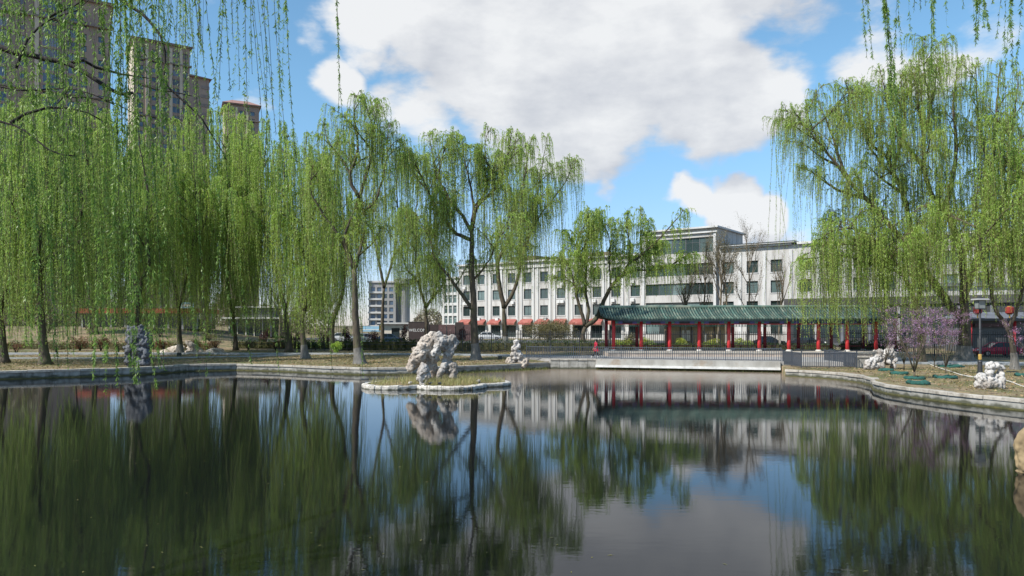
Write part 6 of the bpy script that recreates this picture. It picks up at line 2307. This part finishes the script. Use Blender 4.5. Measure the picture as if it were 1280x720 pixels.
TEX = {}
for nm, typ, sc in (('pit', 'VORONOI', .34), ('lump', 'CLOUDS', .42), ('ridge', 'MUSGRAVE', .55), ('hole', 'VORONOI', .17), ('grain', 'CLOUDS', .10)):
    t_ = bpy.data.textures.new(nm, typ)
    t_.noise_scale = sc
    if typ == 'MUSGRAVE':
        t_.musgrave_type = 'RIDGED_MULTIFRACTAL'
        t_.octaves = 3
    TEX[nm] = t_


def rock_body(name, m, balls, parent, vox=.07, pit=.3, lump=.16, grain=.10, smear=3, grow=1.0):
    """union of many tilted, jittered ellipsoids, remeshed and then eroded by ridges and pits"""
    mb = MB()
    rr = random.Random(len(balls) * 7 + int(abs(balls[0][0][0]) * 10))
    allb = []
    for (c, r) in balls:
        r = tuple(q * grow for q in r)
        allb.append((c, r, 1.0))
        for _ in range(smear):
            d = Vector((rr.uniform(-1, 1) * r[0], rr.uniform(-1, 1) * r[1], rr.uniform(-1, 1) * r[2])) * .55
            allb.append((Vector(c) + d, r, rr.uniform(.35, .7)))
    for (c, r, k0) in allb:
        n1, n2 = 9, 6
        rot = Matrix.Rotation(rr.uniform(-.7, .7), 3, 'Y') @ Matrix.Rotation(rr.uniform(-.7, .7), 3, 'X')
        sx, sz = rr.uniform(.85, 1.15) * 1.02, rr.uniform(.95, 1.3) * 1.05
        vs, fs = [], []
        for i in range(n2 + 1):
            th = math.pi * i / n2
            for j in range(n1):
                ph = 2 * math.pi * j / n1
                q = rot @ Vector((r[0] * sx * math.sin(th) * math.cos(ph), r[1] * math.sin(th) * math.sin(ph), r[2] * sz * math.cos(th))) * k0
                vs.append((c[0] + q.x, c[1] + q.y, c[2] + q.z))
        for i in range(n2):
            for j in range(n1):
                k = (j + 1) % n1
                fs.append((i * n1 + j, (i + 1) * n1 + j, (i + 1) * n1 + k, i * n1 + k))
        mb.add(vs, fs)
    o = mb.build(name, m, parent, True)
    md = o.modifiers.new('remesh', 'REMESH')
    md.mode = 'VOXEL'
    md.voxel_size = vox * .8
    md.use_smooth_shade = True
    sm = o.modifiers.new('smooth', 'SMOOTH')
    sm.factor = .6
    sm.iterations = 5
    for tn, st in (('lump', lump), ('ridge', -pit * .55), ('pit', pit), ('hole', pit * .5), ('grain', grain)):
        d = o.modifiers.new(tn, 'DISPLACE')
        d.texture = TEX[tn]
        d.texture_coords = 'GLOBAL'
        d.strength = st
        d.mid_level = .5 if tn != 'ridge' else .9
    return o


def balls_px(lst, D, chain=0.0):
    out = []
    if chain:
        l2 = []
        for a, b in zip(lst[:-1], lst[1:]):
            l2.append(a)
            if math.hypot(a[0] - b[0], a[1] - b[1]) < chain:
                da, db = (a[3] if len(a) > 3 else 0), (b[3] if len(b) > 3 else 0)
                for t in (.33, .66):
                    l2.append((a[0] + (b[0] - a[0]) * t, a[1] + (b[1] - a[1]) * t, a[2] + (b[2] - a[2]) * t, da + (db - da) * t))
        lst = l2 + [lst[-1]]
    for b in lst:
        px, py, r = b[0], b[1], b[2]
        dy = b[3] if len(b) > 3 else 0
        s = D / F
        rz = b[4] if len(b) > 4 else 1.0
        c = P(px, py, D)
        out.append(((c.x, D + dy, c.z), (r * s, r * s * 1.0, r * s * rz)))
    return out


DR = 48.3
rk = thing('scholar_rock', 'big pitted white and tan scholar rock standing on the pond island', 'rock', (P(541, 470, DR).x, DR, .35))
rock_body('tan_mass', M['rock_tan'], balls_px([(513, 460, 4), (516, 456, 5.5), (519, 450, 6.5), (523, 444, 8), (528, 437, 8.5), (533, 431, 8), (537, 426, 7), (541, 421, 5.5),
                                              (518, 437, 2.6), (515, 436, 2.2), (521, 441, 3.2), (527, 452, 6, .3), (533, 456, 8, .4), (538, 462, 8, .4), (540, 470, 7.5, .4), (541, 448, 7, .35), (536, 441, 7, .2)], DR, 11), rk, .055, .16, .10, .07, 1)
rock_body('white_top', M['rock'], balls_px([(545, 421, 5, -.15), (550, 421, 5.5, -.2), (554, 426, 5.5, -.2), (555, 432, 5, -.2), (550, 430, 6, -.35), (547, 436, 5, -.4), (543, 441, 3, -.4), (549, 441, 3, -.35), (546, 447, 1.8, -.35)], DR, 9), rk, .05, .14, .08, .06, 1)
rock_body('right_column', M['rock'], balls_px([(567, 432, 3.5), (569, 427, 4), (565, 423, 5), (560, 426, 5.5), (561, 433, 6), (562, 440, 5.5), (560, 447, 5.5), (558, 453, 5), (554, 459, 4, -.2), (551, 466, 3.6, -.3), (549, 474, 3.6, -.3), (552, 477, 3.5, -.3)], DR, 9), rk, .05, .14, .10, .06, 1)
rock_body('right_foot', M['rock'], balls_px([(559, 452, 4.5), (563, 457, 5), (566, 463, 5), (567, 470, 5), (566, 477, 5), (571, 476, 3.5), (559, 477, 3, .2), (558, 465, 2.5, .1)], DR, 9), rk, .05, .14, .10, .06, 1)
rk2 = thing('small_rock', 'small bright white rock at the foot of the scholar rock', 'rock', (P(529, 475, 46.9).x, 46.9, .35))
rock_body('stone', M['rock'], balls_px([(529, 459, 4.5), (531, 464, 5), (527, 466, 5), (526, 472, 4.5), (533, 470, 5), (529, 477, 5)], 46.9), rk2, .06, .16, .14, .05)
for i, (px, lab) in enumerate(((537, 'left of two small dark spotlights on the island kerb'), (549, 'right of two small dark spotlights on the island kerb'))):
    c = Vector((P(px, 0, 45.7).x, 45.72, .33))
    t = thing('spotlight', lab, 'spotlight', tuple(c), group='spotlights on the island kerb', local=True)
    MB().b2((-.09, -.05, 0), (.09, .05, .03)).build('base', M['black'], t)
    MB().tube([(-.08, .04, .10), (.10, -.02, .13)], [.05, .075], 8).build('lamp_head', M['black'], t, True)
    MB().tube([(.101, -.021, .131), (.112, -.025, .133)], [.066, .066], 8).build('lens', M['lampglass'], t)
for i, (px, py, s, lab) in enumerate(((513, 473, 2.0, 'pale loose stone at the left of the island rock'), (598, 472, 2.2, 'pale loose stone in the grass at the right of the island'), (541, 478, 1.6, 'loose stone in front of the island rock'))):
    D = 46.7 + (.9 if i == 1 else 0)
    t = thing('loose_stone', lab, 'stone', (P(px, 0, D).x, D, .35))
    rock_body('stone', M['rock'], [((P(px, 0, D).x, D, .4), (s * .07, s * .06, s * .04))], t, .03, .03, .04, .02)

# rocks on the banks
b = G(646, 453)
t = thing('standing_stone', 'upright pale scholar stone on the far bank at the promenade end', 'rock', tuple(b))
rock_body('stone', M['rock'], balls_px([(646, 428, 3.6), (648, 432, 3.2), (644, 436, 4), (642, 442, 4.2), (648, 441, 4), (650, 447, 4), (644, 449, 4.5), (649, 453, 4)], b.y), t, .09, .2, .2, .07)
t = thing('base_rock', 'low grey rocks at the foot of the upright pale stone', 'rock', (b.x, b.y - .5, b.z))
rock_body('stone', M['rock_tan'], balls_px([(636, 450, 3.2), (638, 454, 4), (634, 454, 2.5), (641, 454, 3), (655, 452, 3), (659, 453, 2.6), (655, 455, 3.4)], b.y - .7), t, .09, .2, .2, .07)
b = G(1088, 462)
t = thing('white_rock', 'low rounded white rock beside the short railing on the right bank', 'rock', tuple(b))
rock_body('stone', M['rock'], balls_px([(1083, 460, 4), (1087, 456, 5), (1092, 452, 5), (1096, 449, 3.5), (1090, 460, 4.5), (1094, 457, 4)], b.y), t, .06, .22, .2, .08, 4, .95)
b = G(1108, 461)
t = thing('white_rock', 'tall pointed white rock with hollow base behind the low rounded one', 'rock', tuple(b))
rock_body('stone', M['rock'], balls_px([(1112, 436, 3.5), (1110, 441, 5), (1105, 444, 5), (1100, 442, 4), (1099, 447, 4.5), (1107, 450, 6), (1115, 444, 4.5), (1116, 451, 4), (1101, 455, 4.5), (1116, 458, 3.5)], b.y), t, .06, .22, .2, .08, 4, .95)
b = G(1238, 486)
t = thing('white_rock', 'white pitted rock with curled top near the lamp on the right bank', 'rock', tuple(b))
rock_body('stone', M['rock'], balls_px([(1226, 474, 4), (1228, 479, 5), (1234, 480, 6), (1241, 480, 6), (1248, 479, 5), (1249, 473, 3.5), (1251, 466, 3), (1250, 461, 2.6), (1245, 458, 2.6), (1239, 458, 2.6), (1239, 464, 2.4, 0), (1237, 468, 2.6), (1243, 486, 4), (1235, 486, 4)], b.y), t, .05, .16, .12, .08, 4, 1.45)
b = G(170, 458)
t = thing('grey_rock', 'tall blue-grey rock on the left lawn behind hanging leaves', 'rock', tuple(b))
rock_body('stone', M['rock_grey'], balls_px([(163, 415, 6), (176, 414, 7), (183, 420, 6), (168, 425, 9), (180, 430, 8), (164, 437, 8), (174, 442, 9), (182, 444, 7), (166, 452, 9), (178, 454, 9)], b.y), t, .1, .25, .3, .08)
b = G(232, 441)
t = thing('flat_stone', 'flat pale stone slab lying on the left lawn', 'stone', tuple(b))
rock_body('stone', M['rock_tan'], [((b.x - 1.6, b.y, b.z + .25), (1.7, .8, .32)), ((b.x + 1.3, b.y + .3, b.z + .2), (1.9, .8, .28)), ((b.x + 3.2, b.y + .2, b.z + .1), (1.2, .7, .2))], t, .1, .1, .15, .05)
c = Vector((13.95, 20.2, 0))
t = thing('stone_stump', 'pale hollowed stone rising from the water at the right picture edge', 'rock', tuple(c))
rock_body('stone', M['ochre'], [((c.x + .12, c.y, -.1), (.26, .25, .35)), ((c.x + .10, c.y, .35), (.28, .26, .4)), ((c.x + .12, c.y, .8), (.26, .25, .35)), ((c.x + .2, c.y, 1.05), (.2, .22, .16))], t, .035, .06, .08, .03)

#@@SMALL
# ------------------------------------------------------------------ street furniture and small things
b = G(1225, 467)
lp = thing('garden_lamp', 'black garden lamp post with pale lantern head on the right bank', 'street lamp', tuple(b), local=True)
MB().lathe((0, 0, -.05), [(.24, 0), (.24, .12), (.17, .16), (.15, .85), (.16, .9), (.10, 1.0)], 10).build('base', M['iron'], lp)
MB().lathe((0, 0, .95), [(.085, 0), (.08, .4), (.065, 3.7)], 10).build('pole', M['iron'], lp, True)
MB().lathe((0, 0, 1.0), [(.10, 0), (.115, .05), (.115, .35), (.10, .4)], 10).build('collar', M['gold'], lp)
hz = 4.62
MB().b2((-.28, -.28, hz), (.28, .28, hz + .06)).build('lamp_tray', M['iron'], lp)
MB().box((0, 0, hz + .36), (.44, .44, .58), taper=1.1).build('lamp_glass', M['lampglass'], lp)
for sx in (-1, 1):
    for sy in (-1, 1):
        MB().tube([(sx * .23, sy * .23, hz + .06), (sx * .255, sy * .255, hz + .66)], .02, 4).build('frame_bar', M['iron'], lp)
MB().box((0, 0, hz + .72), (.86, .86, .10), taper=.9).build('lamp_cap', M['pale_conc'], lp)
MB().box((0, 0, hz + .85), (.5, .5, .15), taper=.2).build('lamp_finial', M['iron'], lp)
for (px, py, m, lab) in ((625, 451, 'black', 'small black floodlight on two legs near the upright pale stone'), (224, 447, 'greenbox', 'dark green floodlight box on the left lawn')):
    b = G(px, py)
    s = b.y / F
    t = thing('floodlight', lab, 'floodlight', tuple(b), R(10), local=True)
    MB().bevbox((0, 0, 4.2 * s), (5 * s, 2.4 * s, 4 * s), .03).build('housing', M[m], t)
    MB().b2((-2.2 * s, -1.35 * s, 2.6 * s), (2.2 * s, -1.22 * s, 5.8 * s)).build('lens', M['dark_glass'], t)
    for q in (-2.1, 2.1):
        MB().b2((q * s - .03, -.03, -.1), (q * s + .03, .03, 2.3 * s)).build('leg', M['iron'], t)
b = G(389, 441)
t = thing('lamp_pole', 'thin dark pole right of the dark-trunked willow', 'pole', tuple(b), local=True)
MB().lathe((0, 0, -.1), [(.09, 0), (.07, .25), (.04, .3), (.035, 2.9)], 8).build('shaft', M['iron'], t)
MB().bevbox((0, 0, 2.9), (.25, .25, .22), .05).build('head', M['iron'], t)
b = G(455, 436)
t = thing('info_box', 'small pale grey cabinet on a post by the tall upright willow', 'cabinet', tuple(b), local=True)
MB().bevbox((0, 0, 1.15), (.65, .35, .75), .03).build('cabinet', M['sign_white'], t)
MB().b2((-.05, -.05, -.1), (.05, .05, .77)).build('post', M['iron'], t)
# pale rope lying across the right bank
pts = [G(1160, 455), G(1172, 460), G(1186, 464.5), G(1203, 470), G(1220, 472.5), G(1240, 473.5), G(1262, 478), G(1275, 483), G(1295, 489)]
ln = smooth_line([p + Vector((0, 0, .06)) for p in pts], .5)
o = MB().tube(ln, .035, 5).build('rope', M['rope'])
setp(o, 'pale rope lying in a long sag across the right bank soil', 'rope')

# ------------------------------------------------------------------ cars
def make_car(label, paint, loc, rz, group):
    t = thing('parked_car', label, 'car', loc, rz, group=group, local=True)
    W2 = .88
    st = [(-2.2, .42, .62, .80), (-2.15, .30, .86, .90), (-1.5, .24, .98, .96), (-.3, .22, .98, 1.0), (1.0, .22, .94, 1.0), (1.85, .24, .82, .95), (2.18, .32, .68, .84), (2.24, .42, .58, .72)]
    v, f = [], []
    for (x, z0, z1, w) in st:
        y = W2 * w
        v += [(x, -y * .92, z0), (x, -y, (z0 + z1) * .5), (x, -y * .93, z1), (x, y * .93, z1), (x, y, (z0 + z1) * .5), (x, y * .92, z0)]
    for i in range(len(st) - 1):
        for k in range(6):
            k2 = (k + 1) % 6
            f.append((i * 6 + k, i * 6 + k2, i * 6 + 6 + k2, i * 6 + 6 + k))
    f.append(tuple(range(6))[::-1])
    f.append(tuple((len(st) - 1) * 6 + k for k in range(6)))
    body = MB().add(v, [q[::-1] for q in f]).build('body', M[paint], t)

    def cab(x0, x1, xa, xb, z0, z1, w0, w1):
        return [(x0, -w0, z0), (x1, -w0, z0), (x1, w0, z0), (x0, w0, z0), (xa, -w1, z1), (xb, -w1, z1), (xb, w1, z1), (xa, w1, z1)]
    F6 = [(3, 2, 1, 0), (4, 5, 6, 7), (0, 1, 5, 4), (1, 2, 6, 5), (2, 3, 7, 6), (3, 0, 4, 7)]
    MB().add(cab(-1.75, 1.05, -1.1, .25, .93, 1.42, .78, .60), F6).build('windows', M['dark_glass'], t)
    MB().add(cab(-1.15, .30, -1.0, .15, 1.415, 1.47, .63, .58), F6).build('roof', M[paint], t)
    for sy in (-1, 1):
        for (a, b_) in (((1.05, .93), (.28, 1.43)), ((-.3, .93), (-.34, 1.43)), ((-1.72, .93), (-1.1, 1.43))):
            MB().tube([(a[0], sy * .785, a[1]), (b_[0], sy * .61, b_[1])], .035, 4).build('pillar', M[paint], t)
    for x in (-1.35, 1.38):
        for sy in (-1, 1):
            w = MB().tube([(x, sy * .70, .31), (x, sy * .89, .31)], .31, 14).build('wheel', M['tyre'], t)
            MB().tube([(x, sy * .885, .31), (x, sy * .905, .31)], .19, 10).build('rim', M['rim'], w)
    for sy in (-1, 1):
        MB().bevbox((2.12, sy * .58, .68), (.18, .32, .14), .02).build('headlight', M['headlight'], t)
        MB().bevbox((-2.14, sy * .60, .74), (.14, .28, .16), .02).build('tail_light', M['taillight'], t)
        MB().bevbox((.62, sy * .92, .98), (.12, .16, .1), .02).build('mirror', M[paint], t)
    MB().b2((2.16, -.6, .36), (2.262, .6, .5)).build('grille', M['black'], t)
    return t


CG = 'cars parked beyond the fence'
for (px, D, paint, rz, lab) in [(611, 133, 'carwhite', 4, 'white car parked behind the broad willow trunk'), (487, 118, 'carblue', 8, 'dark blue car left of the sign wall'),
                                (458, 119, 'carsilver', 6, 'silver car under the blue banner'), (430, 118, 'carwhite', 5, 'white car behind the bent trunk, leftmost of the parked cars'),
                                (962, 101, 'carblack', -20, 'black car seen between the pavilion columns'), (1010, 100, 'carblack', -20, 'black car at the right end of the pavilion'),
                                (545, 119, 'carsilver', 5, 'silver car in front of the brown hoarding'), (1246, 77.5, 'carred', 176, 'red car with leaf reflections behind the right fence')]:
    x = (px - 640) / F * D
    zz = gh(x, D) + (.11 if px in (611, 962, 1010) and D > 101 else .0)
    make_car(lab, paint, (x, D, zz), R(rz), CG)

# ------------------------------------------------------------------ person in a red coat
def person(label, x, y, z, rz, H=1.72):
    root = thing('person', label, 'person', (x, y, z), rz, local=True)
    s = H / 1.72
    V = [(0, 0, .93), (0, 0, 1.15), (0, 0, 1.38), (0, .0, 1.47), (.015, 0, 1.56), (.02, 0, 1.66),
         (0, .09, .88), (.14, .10, .50), (.02, .10, .10), (.15, .10, .04),            # left leg, back
         (0, -.09, .88), (.08, -.10, .49), (.30, -.10, .10), (.43, -.10, .055),       # right leg, forward
         (0, .19, 1.36), (-.05, .25, 1.10), (.08, .27, .88), (.12, .27, .80),
         (0, -.19, 1.36), (.05, -.25, 1.09), (.20, -.25, .90), (.24, -.25, .83)]
    V[8] = (-.28, .10, .12)
    V[9] = (-.19, .10, .03)
    V[7] = (-.04, .10, .50)
    Ed = [(0, 1), (1, 2), (2, 3), (3, 4), (4, 5), (0, 6), (6, 7), (7, 8), (8, 9), (0, 10), (10, 11), (11, 12), (12, 13), (2, 14), (14, 15), (15, 16), (16, 17), (2, 18), (18, 19), (19, 20), (20, 21)]
    Rd = [.13, .12, .14, .055, .085, .075, .085, .058, .038, .035, .085, .058, .038, .035, .06, .042, .028, .03, .06, .042, .028, .03]
    for hand, sy in ((17, 1), (21, -1)):
        hx, hy, hz_ = V[hand]
        for k in range(4):
            i = len(V)
            L = (.075, .085, .08, .06)[k]
            V.append((hx + .015 + .012 * k - .02, hy, hz_ - .045))
            V.append((hx + .03 + .012 * k - .02, hy - sy * .01, hz_ - .045 - L * .6))
            V.append((hx + .045 + .012 * k - .02, hy - sy * .03, hz_ - .045 - L))
            Ed += [(hand, i), (i, i + 1), (i + 1, i + 2)]
            Rd += [.010, .009, .008]
        i = len(V)
        V += [(hx + .04, hy - sy * .02, hz_ - .01), (hx + .06, hy - sy * .03, hz_ - .05)]
        Ed += [(hand, i), (i, i + 1)]
        Rd += [.011, .009]
    me = bpy.data.meshes.new('body')
    me.from_pydata([(a * s, b * s, c * s) for a, b, c in V], Ed, [])
    me.materials.append(M['skin'])
    o = place('body', me, root)
    sk = o.modifiers.new('skin', 'SKIN')
    sk.use_smooth_shade = True
    for i, d in enumerate(me.skin_vertices[0].data):
        d.radius = (Rd[i] * s, Rd[i] * s)
        d.use_root = (i == 0)
    sd = o.modifiers.new('sub', 'SUBSURF')
    sd.levels = sd.render_levels = 1
    # coat
    n = 16
    prof = [(.37, .60, .05), (.33, .72, .03), (.25, .92, .01), (.185, 1.06, 0), (.205, 1.22, 0), (.215, 1.36, 0), (.13, 1.45, 0), (.075, 1.49, 0)]
    v, f = [], []
    for (r, zz, ox) in prof:
        for k in range(n):
            a = 2 * math.pi * k / n
            rr_ = r * (1 + (.06 * math.sin(a * 5) if zz < .95 else 0))
            v.append(((math.cos(a) * rr_ * .8 - ox) * s, math.sin(a) * rr_ * s, zz * s))
    for i in range(len(prof) - 1):
        for k in range(n):
            k2 = (k + 1) % n
            f.append((i * n + k, i * n + k2, (i + 1) * n + k2, (i + 1) * n + k))
    MB().add(v, f).build('coat', M['coat'], root, True)
    for (a, b_, c) in (((0, .19, 1.37), (-.05, .26, 1.10), (.06, .275, .90)), ((0, -.19, 1.37), (.05, -.26, 1.09), (.17, -.255, .92))):
        MB().tube([Vector(a) * s, Vector(b_) * s, Vector(c) * s], [.085 * s, .068 * s, .055 * s], 9).build('sleeve', M['coat'], root, True)
    for pts, nm in (((V[6], V[7], V[8]), 'legging'), ((V[10], V[11], V[12]), 'legging')):
        MB().tube([Vector(p) * s for p in pts], [.10 * s, .068 * s, .05 * s], 9).build(nm, M['legging'], root, True)
    for (a, b_) in ((V[8], V[9]), (V[12], V[13])):
        a, b_ = Vector(a) * s, Vector(b_) * s
        d = Vector((1, 0, -.05))
        MB().tube([a - d * .05 * s + Vector((0, 0, -.045)), a + d * .06 * s + Vector((0, 0, -.05)), a + d * .2 * s + Vector((0, 0, -.06))], [.05 * s, .052 * s, .03 * s], 8).build('shoe', M['shoe'], root, True)
    # hair: bob reaching the collar
    hv = MB()
    c = Vector((.0, 0, 1.63)) * s
    n1, n2 = 14, 8
    vs, fs = [], []
    for i in range(n2 + 1):
        th = math.pi * .78 * i / n2
        for j in range(n1):
            ph = 2 * math.pi * j / n1
            front = max(0, math.cos(ph))
            rr_ = .118 * (1 - .30 * front * max(0, (i - 3) / 5))
            vs.append(tuple(c + Vector((math.sin(th) * math.cos(ph) * rr_ * 1.05 - .02, math.sin(th) * math.sin(ph) * rr_, math.cos(th) * rr_ * (1.0 if th < 1.57 else 1.6))) * s))
    for i in range(n2):
        for j in range(n1):
            k = (j + 1) % n1
            fs.append((i * n1 + j, (i + 1) * n1 + j, (i + 1) * n1 + k, i * n1 + k))
    hv.add(vs, fs).build('hair', M['hair'], root, True)
    fc = MB()
    fc.add([(.108 * s, 0, 1.64 * s), (.135 * s, 0, 1.60 * s), (.108 * s, .016 * s, 1.60 * s), (.108 * s, -.016 * s, 1.60 * s), (.108 * s, 0, 1.59 * s)], [(0, 2, 1), (0, 1, 3), (1, 2, 4), (1, 4, 3)])
    fc.build('nose', M['skin'], root)
    for sy in (-1, 1):
        MB().tube([(.088 * s, sy * .035 * s, 1.645 * s), (.106 * s, sy * .035 * s, 1.645 * s)], .010 * s, 6).build('eye', M['hair'], root)
    MB().tube([(.098 * s, -.022 * s, 1.575 * s), (.104 * s, 0, 1.572 * s), (.098 * s, .022 * s, 1.575 * s)], .006 * s, 5).build('mouth', M['red_dull'], root)
    return root


ppx = P(745, 447, 70.6)
person('person in a red knee-length coat and black leggings walking on the promenade', ppx.x, 70.6, PZ + .02, R(178), 1.74)
